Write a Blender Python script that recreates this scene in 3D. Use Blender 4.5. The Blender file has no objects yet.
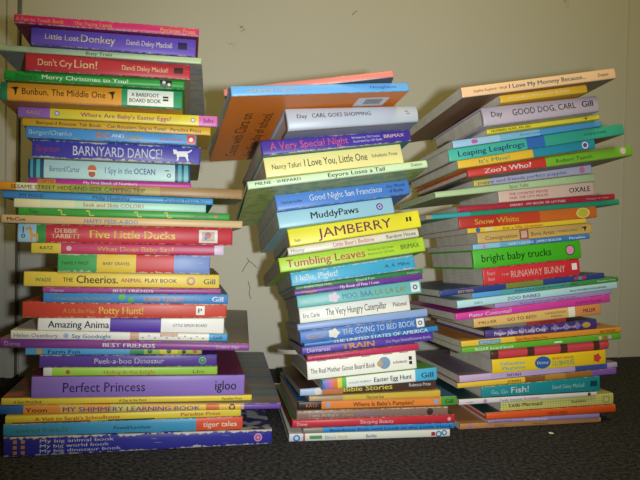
import bpy, bmesh, math, random
from mathutils import Vector, Matrix
random.seed(7)
SC = bpy.context.scene
COL = SC.collection

# ------------------------------------------------------------------ camera
FPX = 628.0                       # focal length in pixels of a 640 wide frame
EYE = Vector((0, 0, 0.26))
cd = bpy.data.cameras.new('camera'); cam = bpy.data.objects.new('camera', cd); COL.objects.link(cam)
cd.sensor_fit = 'HORIZONTAL'; cd.sensor_width = 36.0; cd.lens = 36.0 * FPX / 640.0
cd.clip_start = 0.01; cd.clip_end = 50
cam.matrix_world = (Matrix.Translation(EYE) @ Matrix.Rotation(math.radians(90 - 1.4), 4, 'X')
                    @ Matrix.Rotation(math.radians(1.2), 4, 'Z'))
SC.camera = cam

# ------------------------------------------------------------------ light
SC.view_settings.view_transform = 'Standard'; SC.view_settings.look = 'None'
SC.view_settings.gamma = 1.0; SC.view_settings.use_curve_mapping = False
SC.view_settings.exposure = 0.0
W = bpy.data.worlds.new('room_light'); SC.world = W; W.use_nodes = True
bg = W.node_tree.nodes['Background']; bg.inputs['Color'].default_value = (1.0, 0.76, 0.36, 1); bg.inputs['Strength'].default_value = 0.045

def lamp(name, kind, loc, target, energy, color, **kw):
    d = bpy.data.lights.new(name, kind); d.energy = energy; d.color = color
    for k, v in kw.items(): setattr(d, k, v)
    o = bpy.data.objects.new(name, d); COL.objects.link(o); o.location = loc
    o.rotation_euler = (Vector(target) - Vector(loc)).to_track_quat('-Z', 'Y').to_euler()
    return o
# the camera's own flash, just right of the lens
lamp('camera_flash', 'SPOT', (0.058, -0.01, 0.262), (0.05, 1.0, 0.275), 26.0, (0.92, 0.98, 1.0),
     spot_size=math.radians(78), spot_blend=1.0, shadow_soft_size=0.012)
# the warm ceiling lamp of the room
lamp('ceiling_lamp', 'AREA', (0.45, 0.0, 1.6), (0.15, 1.1, 0.55), 9.0, (1.0, 0.82, 0.28), shape='RECTANGLE', size=0.5, size_y=0.5)

# ------------------------------------------------------------------ helpers
def lin(h):
    v = [int(h[i:i + 2], 16) / 255 for i in (0, 2, 4)]
    g = 0.3 * v[0] + 0.59 * v[1] + 0.11 * v[2]; v = [c * 0.93 + g * 0.07 for c in v]
    return tuple(c / 12.92 if c <= 0.04045 else ((c + 0.055) / 1.055) ** 2.4 for c in v) + (1,)

MATS = {}
def node_mat(name):
    m = bpy.data.materials.new(name); m.use_nodes = True
    nt = m.node_tree; b = nt.nodes['Principled BSDF']
    return m, nt, b
def N(nt, kind, **kw):
    n = nt.nodes.new(kind)
    for k, v in kw.items():
        if hasattr(n, k): setattr(n, k, v)
        else: n.inputs[k].default_value = v
    return n
def mixrgb(nt, fac, a, b, blend='MIX'):
    n = nt.nodes.new('ShaderNodeMix'); n.data_type = 'RGBA'; n.blend_type = blend
    for sock, v in ((n.inputs[0], fac), (n.inputs[6], a), (n.inputs[7], b)):
        if hasattr(v, 'is_linked'): nt.links.new(v, sock)
        else: sock.default_value = v
    return n.outputs[2]
def mth(nt, op, a, b=None, c=None):
    n = nt.nodes.new('ShaderNodeMath'); n.operation = op
    for i, v in enumerate((a, b, c)):
        if v is None: continue
        if hasattr(v, 'is_linked'): nt.links.new(v, n.inputs[i])
        else: n.inputs[i].default_value = v
    return n.outputs[0]
def ramp(nt, val, lo, hi):
    n = nt.nodes.new('ShaderNodeMapRange'); n.interpolation_type = 'SMOOTHSTEP'
    nt.links.new(val, n.inputs[0]); n.inputs[1].default_value = lo; n.inputs[2].default_value = hi
    return n.outputs[0]

def spine_mat(hexc, wear, spat=None):
    """printed, laminated card: slightly mottled, rubbed pale along its edges (u in m, v 0..1 across)"""
    key = ('spine', hexc, round(wear, 2), spat)
    if key in MATS: return MATS[key]
    m, nt, b = node_mat('printed_card'); L = nt.links
    uv = N(nt, 'ShaderNodeUVMap'); sep = N(nt, 'ShaderNodeSeparateXYZ'); L.new(uv.outputs[0], sep.inputs[0])
    u, v = sep.outputs[0], sep.outputs[1]
    oi = N(nt, 'ShaderNodeObjectInfo')
    tc = N(nt, 'ShaderNodeTexCoord')
    nz = N(nt, 'ShaderNodeTexNoise', Scale=220.0, Detail=4.0); nz.noise_dimensions = '4D'
    L.new(tc.outputs['Object'], nz.inputs['Vector']); L.new(mth(nt, 'MULTIPLY', oi.outputs['Random'], 50.0), nz.inputs['W'])
    nb = N(nt, 'ShaderNodeTexNoise', Scale=28.0, Detail=2.0); nb.noise_dimensions = '4D'
    L.new(tc.outputs['Object'], nb.inputs['Vector']); L.new(mth(nt, 'MULTIPLY', oi.outputs['Random'], 50.0), nb.inputs['W'])
    base = lin(hexc)
    dark = tuple(c * 0.86 for c in base[:3]) + (1,)
    col = mixrgb(nt, nb.outputs['Fac'], dark, base)
    if spat == 'gingham':
        sx = mth(nt, 'GREATER_THAN', mth(nt, 'FRACT', mth(nt, 'MULTIPLY', u, 260.0)), 0.62)
        sy = mth(nt, 'GREATER_THAN', mth(nt, 'FRACT', mth(nt, 'MULTIPLY', v, 4.5)), 0.62)
        f = mth(nt, 'MULTIPLY', mth(nt, 'ADD', sx, sy), 0.42)
        col = mixrgb(nt, f, col, lin('a09c48'))
    if spat != 'board':
        edge = mth(nt, 'ABSOLUTE', mth(nt, 'SUBTRACT', v, 0.5))
        e2 = mth(nt, 'ADD', mth(nt, 'MULTIPLY', mth(nt, 'SUBTRACT', nz.outputs['Fac'], 0.5), 0.5 * wear + 0.02), edge)
        e3 = mth(nt, 'ADD', mth(nt, 'MULTIPLY', mth(nt, 'SUBTRACT', nb.outputs['Fac'], 0.5), 0.35 * wear), e2)
        f = ramp(nt, e3, 0.50 - 0.09 * wear, 0.535 - 0.06 * wear)
        col = mixrgb(nt, mth(nt, 'MULTIPLY', f, 0.8), col, lin('cfc6ae'))
        # scattered scratches
        ns = N(nt, 'ShaderNodeTexNoise', Scale=1.0, Detail=3.0)
        mp = N(nt, 'ShaderNodeMapping'); L.new(tc.outputs['Object'], mp.inputs[0]); mp.inputs['Scale'].default_value = (35, 200, 420)
        L.new(mp.outputs[0], ns.inputs['Vector'])
        col = mixrgb(nt, mth(nt, 'MULTIPLY', ramp(nt, ns.outputs['Fac'], 0.70 - 0.03 * wear, 0.76), 0.45 * wear), col, lin('d8d0bc'))
    L.new(col, b.inputs['Base Color'])
    b.inputs['Roughness'].default_value = 0.42; b.inputs['Specular IOR Level'].default_value = 0.4
    bp = N(nt, 'ShaderNodeBump', Strength=0.12, Distance=0.0006); L.new(nb.outputs['Fac'], bp.inputs['Height']); L.new(bp.outputs[0], b.inputs['Normal'])
    MATS[key] = m; return m

def cover_mat(hexc, pat='plain', hex2=None):
    """the printed front or back board of a book, patterned in the board's own plane"""
    key = ('cover', hexc, pat, hex2)
    if key in MATS: return MATS[key]
    m, nt, b = node_mat('printed_cover'); L = nt.links
    tc = N(nt, 'ShaderNodeTexCoord'); base = lin(hexc); two = lin(hex2 or hexc)
    nz = N(nt, 'ShaderNodeTexNoise', Scale=22.0, Detail=3.0); L.new(tc.outputs['Object'], nz.inputs['Vector'])
    sep = N(nt, 'ShaderNodeSeparateXYZ'); L.new(tc.outputs['Object'], sep.inputs[0])
    x, y = sep.outputs[0], sep.outputs[1]
    col = mixrgb(nt, nz.outputs['Fac'], tuple(c * 0.8 for c in base[:3]) + (1,), base)
    if pat == 'tartan':
        bx = ramp(nt, mth(nt, 'SINE', mth(nt, 'MULTIPLY', x, 260.0)), -0.2, 0.4)
        by = ramp(nt, mth(nt, 'SINE', mth(nt, 'MULTIPLY', y, 200.0)), -0.2, 0.4)
        by2 = ramp(nt, mth(nt, 'SINE', mth(nt, 'MULTIPLY', y, 83.0)), 0.2, 0.6)
        col = mixrgb(nt, mth(nt, 'MULTIPLY', by, 0.75), col, two)
        col = mixrgb(nt, mth(nt, 'MULTIPLY', bx, 0.3), col, lin('4c6c4c'))
        col = mixrgb(nt, mth(nt, 'MULTIPLY', by2, 0.22), col, lin('b06440'))
    elif pat == 'mottle':
        vo = N(nt, 'ShaderNodeTexNoise', Scale=70.0, Detail=1.0); L.new(tc.outputs['Object'], vo.inputs['Vector'])
        col = mixrgb(nt, ramp(nt, vo.outputs['Fac'], 0.48, 0.58), col, two)
    elif pat == 'bars':
        f = mth(nt, 'GREATER_THAN', mth(nt, 'FRACT', mth(nt, 'MULTIPLY', y, 38.0)), 0.55)
        g = mth(nt, 'MULTIPLY', mth(nt, 'GREATER_THAN', x, 0.045), mth(nt, 'LESS_THAN', x, 0.19))
        col = mixrgb(nt, mth(nt, 'MULTIPLY', mth(nt, 'MULTIPLY', f, g), 0.9), col, two)
    L.new(col, b.inputs['Base Color']); b.inputs['Roughness'].default_value = 0.45
    MATS[key] = m; return m

def page_mat(kind):
    """edges of the leaves: thick board leaves or fine paper, lines along the block"""
    if ('page', kind) in MATS: return MATS[('page', kind)]
    m, nt, b = node_mat('page_edges'); L = nt.links
    tc = N(nt, 'ShaderNodeTexCoord'); sep = N(nt, 'ShaderNodeSeparateXYZ'); L.new(tc.outputs['Object'], sep.inputs[0])
    per = {'b': 480.0, 'h': 1500.0, 'p': 1800.0}[kind]
    nz = N(nt, 'ShaderNodeTexNoise', Scale=60.0, Detail=3.0); L.new(tc.outputs['Object'], nz.inputs['Vector'])
    fr = mth(nt, 'FRACT', mth(nt, 'ADD', mth(nt, 'MULTIPLY', sep.outputs[2], per), mth(nt, 'MULTIPLY', nz.outputs['Fac'], 0.5)))
    line = mth(nt, 'LESS_THAN', fr, 0.22)
    col = mixrgb(nt, nz.outputs['Fac'], lin('b8ae98'), lin('e0d8c8'))
    col = mixrgb(nt, mth(nt, 'MULTIPLY', line, 0.5), col, lin('6c6254'))
    L.new(col, b.inputs['Base Color']); b.inputs['Roughness'].default_value = 0.8
    MATS[('page', kind)] = m; return m

def ink_mat(hexc):
    if ('ink', hexc) in MATS: return MATS[('ink', hexc)]
    m, nt, b = node_mat('printing_ink')
    tc = N(nt, 'ShaderNodeTexCoord'); nz = N(nt, 'ShaderNodeTexNoise', Scale=300.0, Detail=2.0)
    nt.links.new(tc.outputs['Object'], nz.inputs['Vector'])
    c = lin(hexc); nt.links.new(mixrgb(nt, nz.outputs['Fac'], tuple(x * 0.8 for x in c[:3]) + (1,), c), b.inputs['Base Color'])
    b.inputs['Roughness'].default_value = 0.45
    MATS[('ink', hexc)] = m; return m

def link(name, me, parent=None):
    o = bpy.data.objects.new(name, me); COL.objects.link(o)
    if parent: o.parent = parent
    return o
def from_bm(name, bm, mats, parent=None, smooth=False):
    bmesh.ops.recalc_face_normals(bm, faces=bm.faces)
    me = bpy.data.meshes.new(name); bm.to_mesh(me); bm.free()
    for m in mats: me.materials.append(m)
    if smooth:
        for p in me.polygons: p.use_smooth = True
    return link(name, me, parent)

# ------------------------------------------------------------------ the room
WALL_YAW = math.radians(13.3)
WU = Vector((math.cos(WALL_YAW), math.sin(WALL_YAW), 0)); WN = Vector((-math.sin(WALL_YAW), math.cos(WALL_YAW), 0))
W0 = Vector((0.0, 1.138, 0))      # foot of the wall straight ahead
RM = Matrix.Translation(W0) @ Matrix.Rotation(WALL_YAW, 4, 'Z')      # room axes: x along the wall, y into it

def wall_material(name, ca, cb, streak=0.0):
    m, nt, b = node_mat(name); L = nt.links
    tc = N(nt, 'ShaderNodeTexCoord')
    n1 = N(nt, 'ShaderNodeTexNoise', Scale=3.0, Detail=4.0); L.new(tc.outputs['Object'], n1.inputs['Vector'])
    n2 = N(nt, 'ShaderNodeTexNoise', Scale=120.0, Detail=3.0); L.new(tc.outputs['Object'], n2.inputs['Vector'])
    col = mixrgb(nt, n1.outputs['Fac'], lin(ca), lin(cb))
    # a few small dark scuffs and hairline cracks in the paint
    n3 = N(nt, 'ShaderNodeTexNoise', Scale=17.0, Detail=1.0); L.new(tc.outputs['Object'], n3.inputs['Vector'])
    n4 = N(nt, 'ShaderNodeTexNoise', Scale=26.0, Detail=5.0, Roughness=0.6); L.new(tc.outputs['Object'], n4.inputs['Vector'])
    crack = mth(nt, 'LESS_THAN', mth(nt, 'ABSOLUTE', mth(nt, 'SUBTRACT', n4.outputs['Fac'], 0.5)), 0.006)
    mask = ramp(nt, n3.outputs['Fac'], 0.66, 0.72)
    col = mixrgb(nt, mth(nt, 'MULTIPLY', mth(nt, 'MULTIPLY', crack, mask), 0.8), col, lin('5c5344'))
    L.new(col, b.inputs['Base Color']); b.inputs['Roughness'].default_value = 0.6; b.inputs['Specular IOR Level'].default_value = 0.25
    bp = N(nt, 'ShaderNodeBump', Strength=0.15, Distance=0.001); L.new(n2.outputs['Fac'], bp.inputs['Height']); L.new(bp.outputs[0], b.inputs['Normal'])
    return m
wall_m = wall_material('painted_panel', 'bcb8aa', 'cac6b8')
trim_m = wall_material('painted_trim', 'bcb6a2', 'c8c2b0')

def box(bm, x0, x1, y0, y1, z0, z1, bev=0.0):
    r = bmesh.ops.create_cube(bm, size=1.0)
    bmesh.ops.scale(bm, vec=(x1 - x0, y1 - y0, z1 - z0), verts=r['verts'])
    bmesh.ops.translate(bm, vec=((x0 + x1) / 2, (y0 + y1) / 2, (z0 + z1) / 2), verts=r['verts'])
    if bev:
        es = list({e for v in r['verts'] for e in v.link_edges})
        bmesh.ops.bevel(bm, geom=es, offset=bev, segments=2, affect='EDGES')
def structure(name, boxes, mat, bev=0.0):
    bm = bmesh.new()
    for b in boxes: box(bm, *b, bev)
    o = from_bm(name, bm, [mat]); o.matrix_world = RM; o['kind'] = 'structure'
    return o
SEAM_L, SEAM_R = -0.5028, 0.6339
structure('wall_back', [(SEAM_L, SEAM_R, 0.0, 0.03, 0, 2.4), (SEAM_R + 0.0008, 2.2, 0.0, 0.03, 0, 2.4),
                        (-2.2, SEAM_L - 0.006, 0.0, 0.03, 0, 2.4), (-2.2, 2.2, 0.02, 0.05, 0, 2.4)], wall_m, 0.0012)
# hairline cracks in the paint of the back wall, cut into its face
crack_m, _nt, _b = node_mat('paint_crack'); _b.inputs['Base Color'].default_value = (0.14, 0.12, 0.09, 1); _b.inputs['Roughness'].default_value = 0.9
wall = bpy.data.objects['wall_back']; wall.data.materials.append(crack_m)
bm = bmesh.new(); bm.from_mesh(wall.data)
for path in [[(-0.1401, 0.1737), (-0.1333, 0.1861), (-0.1281, 0.1932), (-0.1209, 0.1879), (-0.1137, 0.1808)], [(-0.1281, 0.1932), (-0.1317, 0.1984)], [(-0.1292, 0.1577), (-0.1255, 0.1453), (-0.127, 0.1347), (-0.1233, 0.1258)], [(0.0509, 0.6416), (0.0564, 0.6475), (0.0602, 0.6497)], [(-0.1657, 0.2368), (-0.1604, 0.2298)]]:
    for (xa, za), (xb, zb) in zip(path[:-1], path[1:]):
        dx, dz = xb - xa, zb - za; k = 0.0006 / math.hypot(dx, dz)
        q = bm.faces.new([bm.verts.new((x, -0.0002, z)) for x, z in ((xa - dz * k, za + dx * k), (xa + dz * k, za - dx * k), (xb + dz * k, zb - dx * k), (xb - dz * k, zb + dx * k))])
        q.material_index = 1
bm.to_mesh(wall.data); bm.free()
structure('trim_1', [(SEAM_L - 0.021, SEAM_L - 0.006, -0.005, 0.01, 0.0, 2.4)], trim_m, 0.0015)
structure('trim_2', [(SEAM_R - 0.003, SEAM_R + 0.003, -0.003, 0.01, 0.0, 2.4)], trim_m, 0.001)

# carpet: dark cut pile over the whole floor
m, nt, b = node_mat('charcoal_carpet'); L = nt.links
tc = N(nt, 'ShaderNodeTexCoord')
n1 = N(nt, 'ShaderNodeTexNoise', Scale=210.0, Detail=5.0, Roughness=0.7); L.new(tc.outputs['Object'], n1.inputs['Vector'])
n2 = N(nt, 'ShaderNodeTexNoise', Scale=700.0, Detail=2.0); L.new(tc.outputs['Object'], n2.inputs['Vector'])
n3 = N(nt, 'ShaderNodeTexNoise', Scale=95.0, Detail=1.0); L.new(tc.outputs['Object'], n3.inputs['Vector'])
c = mixrgb(nt, ramp(nt, n1.outputs['Fac'], 0.35, 0.7), lin('242427'), lin('565558'))
c = mixrgb(nt, ramp(nt, n2.outputs['Fac'], 0.62, 0.75), c, lin('5c5956'))
c = mixrgb(nt, ramp(nt, n3.outputs['Fac'], 0.775, 0.80), c, lin('a08c60'))
L.new(c, b.inputs['Base Color']); b.inputs['Roughness'].default_value = 1.0; b.inputs['Specular IOR Level'].default_value = 0.05
bp = N(nt, 'ShaderNodeBump', Strength=0.9, Distance=0.004); L.new(n1.outputs['Fac'], bp.inputs['Height']); L.new(bp.outputs[0], b.inputs['Normal'])
carpet_m = m
bm = bmesh.new(); box(bm, -2.2, 2.2, -2.4, 0.05, -0.03, -0.0002)
o = from_bm('floor', bm, [carpet_m]); o.matrix_world = RM; o['kind'] = 'structure'

# crumb on the carpet in front of the right stack
bm = bmesh.new(); bmesh.ops.create_icosphere(bm, subdivisions=2, radius=0.0022)
for v in bm.verts: v.co.x *= 1.5; v.co.z *= 0.5; v.co += Vector((random.uniform(-1, 1), random.uniform(-1, 1), 0)) * 0.0004
m, nt, b = node_mat('paper_scrap'); b.inputs['Base Color'].default_value = lin('d8d0b8')
crumb = from_bm('crumb', bm, [m]); crumb.location = (0.299, 0.793, 0.0011); crumb.rotation_euler = (0, 0, -0.5)
crumb['label'] = 'tiny pale crumb on the dark carpet in front of the right stack'; crumb['category'] = 'crumb'

# ------------------------------------------------------------------ books
GROUPS = {'L': 'books in the left stack', 'M': 'books in the middle stack', 'R': 'books in the right stack'}
KNAME = {'b': 'board_book', 'h': 'hardcover_book', 'p': 'paperback_book'}
ROLE = {'t': 'title_lettering', 'a': 'author_lettering', 'p': 'publisher_lettering', 'n': 'small_lettering'}

class Form:
    """local frame of a book: x along the spine, y from the spine to the fore-edge, v 0..1 through its thickness"""
    def __init__(s, d):
        s.L, s.W, s.t = d['L'], d['W'], d['t']
        k = d['kind']
        s.c = {'b': 0.0012, 'h': 0.0022, 'p': 0.0005}[k]
        s.over = {'b': 0.0006, 'h': 0.003, 'p': 0.0004}[k]
        s.bulge = d.get('bulge', {'b': 0.0006, 'h': 0.0009, 'p': 0.0007}[k])
        s.rc = d.get('rc', {'b': 0.008, 'h': 0.0015, 'p': 0.0012}[k])
        s.lobe = d.get('lobe', 0)
        tm = (s.t[0] + s.t[1]) / 2
        s.c = min(s.c, tm * 0.22); s.r = min({'b': 0.0012, 'h': 0.0016, 'p': 0.0009}[k], tm * 0.3)
    def T(s, x, y):
        a, b_ = x / s.L, y / s.W
        return (s.t[0] * (1 - a) + s.t[1] * a) * (1 - b_) + (s.t[2] * (1 - a) + s.t[3] * a) * b_
    def front(s, x, v):
        """depth of the spine's face (it bulges a little and rolls over at its edges)"""
        t = s.T(x, 0); y = -s.bulge * (1 - (2 * v - 1) ** 2)
        e = min(v, 1 - v) * t
        if e < s.r: y += s.r - math.sqrt(max(0.0, s.r ** 2 - (s.r - e) ** 2))
        return y
    def spine_pt(s, x, v, lift=0.0):
        return Vector((x, s.front(x, v) - lift, v * s.T(x, 0)))

def plan(f, inset, y0):
    """outline of a board or page block: straight at the spine, rounded at the two fore-edge corners"""
    x0, x1, y1 = inset, f.L - inset, f.W - inset
    r = max(0.0006, min(f.rc - inset * 0.5, (x1 - x0) * 0.45, (y1 - y0) * 0.6)); n = 4 if r < 0.004 else 10
    pts = [(x0, y0), (x1, y0)]
    if f.lobe:        # a shaped board book whose side swells out in a round lobe
        for i in range(n + 1):
            a = math.pi / 2 * i / n; pts.append((x1 - r + r * math.cos(a), y1 - r + r * math.sin(a)))
        R = 0.074 - inset; cx, cy = 0.050, 0.128
        for i in range(25):
            a = math.radians(95 + (232 - 95) * i / 24); pts.append((cx + R * math.cos(a), cy + R * math.sin(a)))
        return pts
    for i in range(n + 1):
        a = math.pi / 2 * i / n; pts.append((x1 - r + r * math.cos(a), y1 - r + r * math.sin(a)))
    for i in range(n + 1):
        a = math.pi / 2 + math.pi / 2 * i / n; pts.append((x0 + r + r * math.cos(a), y1 - r + r * math.sin(a)))
    return pts

def prism(bm, pts, zlo, zhi, mi_side, mi_lo, mi_hi):
    lo = [bm.verts.new((x, y, zlo(x, y))) for x, y in pts]; hi = [bm.verts.new((x, y, zhi(x, y))) for x, y in pts]
    n = len(pts)
    fs = [bm.faces.new(lo[::-1]), bm.faces.new(hi)]; fs[0].material_index = mi_lo; fs[1].material_index = mi_hi
    for i in range(n):
        q = bm.faces.new((lo[i], lo[(i + 1) % n], hi[(i + 1) % n], hi[i])); q.material_index = mi_side
    return fs

def wrap_to_spine(bm, f, lift):
    """flat print in (x, 0, v) is cut into bands and laid onto the bulging spine"""
    for lv in (.1, .2, .3, .4, .5, .6, .7, .8, .9):
        bmesh.ops.bisect_plane(bm, geom=bm.verts[:] + bm.edges[:] + bm.faces[:], dist=1e-6, plane_co=(0, 0, lv), plane_no=(0, 0, 1))
    for v in bm.verts: v.co = f.spine_pt(v.co.x, min(.985, max(.015, v.co.z)), lift)

def build_book(d):
    f = Form(d); k = d['kind']
    root = bpy.data.objects.new(KNAME[k], None); COL.objects.link(root); root.empty_display_size = 0.02
    X, Y = Vector(d['X']).normalized(), Vector(d['Y']).normalized(); Z = X.cross(Y).normalized(); Y = Z.cross(X)
    M = Matrix((X, Y, Z)).transposed().to_4x4(); M.translation = Vector(d['loc']); root.matrix_world = M
    root['label'] = d['label']; root['category'] = 'book'; root['group'] = GROUPS[d['stack']]
    # ---- cover: spine strip with its printed bands, front and back boards
    segs = d['segs'] or [(1.0, d['col'])]
    mats = [cover_mat(d['top'], d.get('tpat', 'plain'), d.get('tcol2')), cover_mat(d['bot'], d.get('bpat', 'plain'), d.get('bcol2'))]
    cuts = [0.0]; mids = []
    for e, c in segs:
        mm = spine_mat(c, d['wear'], d.get('spat'))
        if mm not in mats: mats.append(mm)
        mids.append(mats.index(mm)); cuts.append(e * f.L)
    wrap = {'b': 0.0025, 'h': 0.005, 'p': 0.002}[k]
    er = min(0.0016, f.L * 0.02)
    xs = [(0.0, 0, 1), (er * .3, 0, .45), (er, 0, 0)]
    for i, c in enumerate(cuts[1:-1]):
        if er * 1.1 < c < f.L - er * 1.1: xs += [(c, i, 0), (c, i + 1, 0)]
    xs += [(f.L - er, len(mids) - 1, 0), (f.L - er * .3, len(mids) - 1, .45), (f.L, len(mids) - 1, 1)]
    bm = bmesh.new(); uvl = bm.loops.layers.uv.new('UVMap'); crease = []
    tm = (f.t[0] + f.t[1]) / 2
    vr = f.r / tm
    vs = [0.0, vr * .15, vr * .5, vr, .3, .5, .7, 1 - vr, 1 - vr * .5, 1 - vr * .15, 1.0]
    vs = sorted(set(round(v, 5) for v in vs))
    rings = []
    for x, mi, endf in xs:
        ring = []
        t = f.T(x, 0)
        ring.append(((x, wrap, 0.0), 0.0))
        for v in vs:
            y = f.front(x, v) + endf * f.r * 0.8
            ring.append(((x, min(y, wrap * .95), v * t), v))
        tw = f.T(x, wrap)
        ring.append(((x, wrap, tw), 1.0))
        ring.append(((x, wrap, tw - f.c), .5)); ring.append(((x, f.c, t - f.c), .5)); ring.append(((x, f.c, f.c), .5)); ring.append(((x, wrap, f.c), .5))
        rings.append(([bm.verts.new(p) for p, v in ring], [v for p, v in ring], x, mi))
    for a, b_ in zip(rings[:-1], rings[1:]):
        if abs(a[2] - b_[2]) < 1e-7: continue
        n = len(a[0])
        for i in range(n):
            j = (i + 1) % n
            q = bm.faces.new((a[0][i], a[0][j], b_[0][j], b_[0][i])); q.material_index = mids[b_[3]]
            if i < len(vs) + 1: q.smooth = True
            for lp, (x, v) in zip(q.loops, ((a[2], a[1][i]), (a[2], a[1][j]), (b_[2], b_[1][j]), (b_[2], b_[1][i]))): lp[uvl].uv = (x, v)
    for rg in (rings[0], rings[-1]):
        ids = rg[0]; m_ = len(vs)
        # end caps as a strip of quads between the outer and inner profile
        outer, inner = ids[:m_ + 2], ids[m_ + 2:]
        cap = bm.faces.new(outer + inner); cap.material_index = mids[rg[3]]
        for lp in cap.loops: lp[uvl].uv = (rg[2], 0.5)
    pl = plan(f, 0.0, wrap)
    raw = k != 'h'                     # board books and paperbacks show raw card at their trimmed edges
    if raw: mats.append(page_mat('p'))
    prism(bm, pl, lambda x, y: 0.0, lambda x, y: f.c, len(mats) - 1 if raw else 1, 1, 1)
    prism(bm, pl, lambda x, y: f.T(x, y) - f.c, lambda x, y: f.T(x, y), len(mats) - 1 if raw else 0, 0, 0)
    o = from_bm('cover', bm, mats, root)
    # ---- leaves
    bm = bmesh.new()
    prism(bm, plan(f, f.over, f.c + 0.0002), lambda x, y: f.c + 0.00005, lambda x, y: f.T(x, y) - f.c - 0.00005, 0, 0, 0)
    from_bm('page_block', bm, [page_mat(k)], root)
    # ---- printed shapes on the spine
    for i, q in enumerate(d['sh']):
        name, kind, col = q[0], q[1], q[-1]; lift = 0.00008 + min(0.00012, 0.00004 * i)
        bm = bmesh.new()
        def face(pts): bm.faces.new([bm.verts.new((x, 0, v)) for x, v in pts])
        if kind == 'rect':
            x0, x1, v0, v1 = q[2] * f.L, q[3] * f.L, q[4], q[5]
            nn = 6
            for j in range(nn):
                va, vb = v0 + (v1 - v0) * j / nn, v0 + (v1 - v0) * (j + 1) / nn
                face([(x0, va), (x1, va), (x1, vb), (x0, vb)])
        else:
            xc, vc, r = q[2] * f.L, q[3], q[4]; t = f.T(xc, 0)
            r_ = min(r, 0.98 * min(vc, 1 - vc) * t) if kind in ('disc', 'ring') else r
            def P(dx, dz): return (xc + dx, min(.985, max(.015, vc + dz / t)))
            ang = [2 * math.pi * j / 20 for j in range(20)]
            if kind == 'disc':
                for j in range(20): face([P(0, 0), P(r_ * math.cos(ang[j]), r_ * math.sin(ang[j])), P(r_ * math.cos(ang[(j + 1) % 20]), r_ * math.sin(ang[(j + 1) % 20]))])
            elif kind == 'oval':
                h = t * .44 * (r / 0.0095 if r < .0095 else 1)
                for j in range(20): face([P(0, 0), P(r * math.cos(ang[j]), h * math.sin(ang[j])), P(r * math.cos(ang[(j + 1) % 20]), h * math.sin(ang[(j + 1) % 20]))])
            elif kind == 'ring':
                for j in range(20):
                    a0, a1 = ang[j], ang[(j + 1) % 20]
                    face([P(r_ * .55 * math.cos(a0), r_ * .55 * math.sin(a0)), P(r_ * math.cos(a0), r_ * math.sin(a0)), P(r_ * math.cos(a1), r_ * math.sin(a1)), P(r_ * .55 * math.cos(a1), r_ * .55 * math.sin(a1))])
            elif kind == 'flower':
                h = min(r, t * .42)
                for j in range(20):
                    ra = 1 + .16 * math.cos(5 * ang[j]); rb = 1 + .16 * math.cos(5 * ang[(j + 1) % 20]); s_ = .86
                    face([P(0, 0), P(r * s_ * ra * math.cos(ang[j]), h * s_ * ra * math.sin(ang[j])), P(r * s_ * rb * math.cos(ang[(j + 1) % 20]), h * s_ * rb * math.sin(ang[(j + 1) % 20]))])
            else:
                shapes = {'bird': [[(-1, .5), (-.2, .6), (.5, .75), (1, .5), (.6, .2), (.1, .1)], [(-.2, .5), (.6, .3), (.5, -.5), (.1, -.9), (.05, -.2)]],
                          'cow': [[(-.6, .35), (.5, .4), (.6, -.15), (-.6, -.2)], [(-1, .55), (-.6, .5), (-.55, .05), (-.9, .05)], [(-.5, -.15), (-.35, -.15), (-.45, -.6), (-.6, -.6)], [(.3, -.15), (.5, -.1), (.65, -.55), (.5, -.6)], [(.5, .35), (.95, .6), (1, .5), (.6, .2)]],
                          'giraffe': [[(-.45, .1), (.5, .05), (.55, -.4), (-.4, -.4)], [(-.55, .9), (-.3, .85), (-.1, 0), (-.45, 0)], [(-1, .75), (-.4, 1), (-.3, .65), (-.9, .5)], [(-.4, -.35), (-.2, -.35), (-.2, -.9), (-.4, -.9)], [(.3, -.35), (.5, -.35), (.55, -.9), (.35, -.9)]],
                          'zig': [[(-1, .5), (0, .5), (0, .25), (-1, .25)], [(-.25, .5), (0, .5), (0, -.5), (-.25, -.5)], [(-.25, -.5), (1, -.5), (1, -.3), (-.25, -.3)]],
                          'diamond': [[(0, 1), (-.8, 0), (0, -1), (.8, 0)]]}[kind]
                h = {'zig': t * .8, 'diamond': t * .44, 'cow': t * .55, 'giraffe': t * .42, 'bird': t * .3}[kind]
                for sh in shapes: face([P(px * r, pz * h) for px, pz in sh])
        wrap_to_spine(bm, f, lift)
        me = bpy.data.meshes.new(name); bmesh.ops.recalc_face_normals(bm, faces=bm.faces); bm.to_mesh(me); bm.free()
        me.materials.append(ink_mat(col)); link(name, me, root)
    return root, f

TEXTS = []
def queue_text(root, f, name, s, x0, x1, v0, v1, col, bold, lift):
    cu = bpy.data.curves.new(name, 'FONT'); cu.body = s; cu.resolution_u = 2; cu.size = 1.0
    o = bpy.data.objects.new(name, cu); COL.objects.link(o)
    TEXTS.append((o, root, f, name, x0, x1, v0, v1, col, lift, 0.034 if bold else 0.014))

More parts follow.
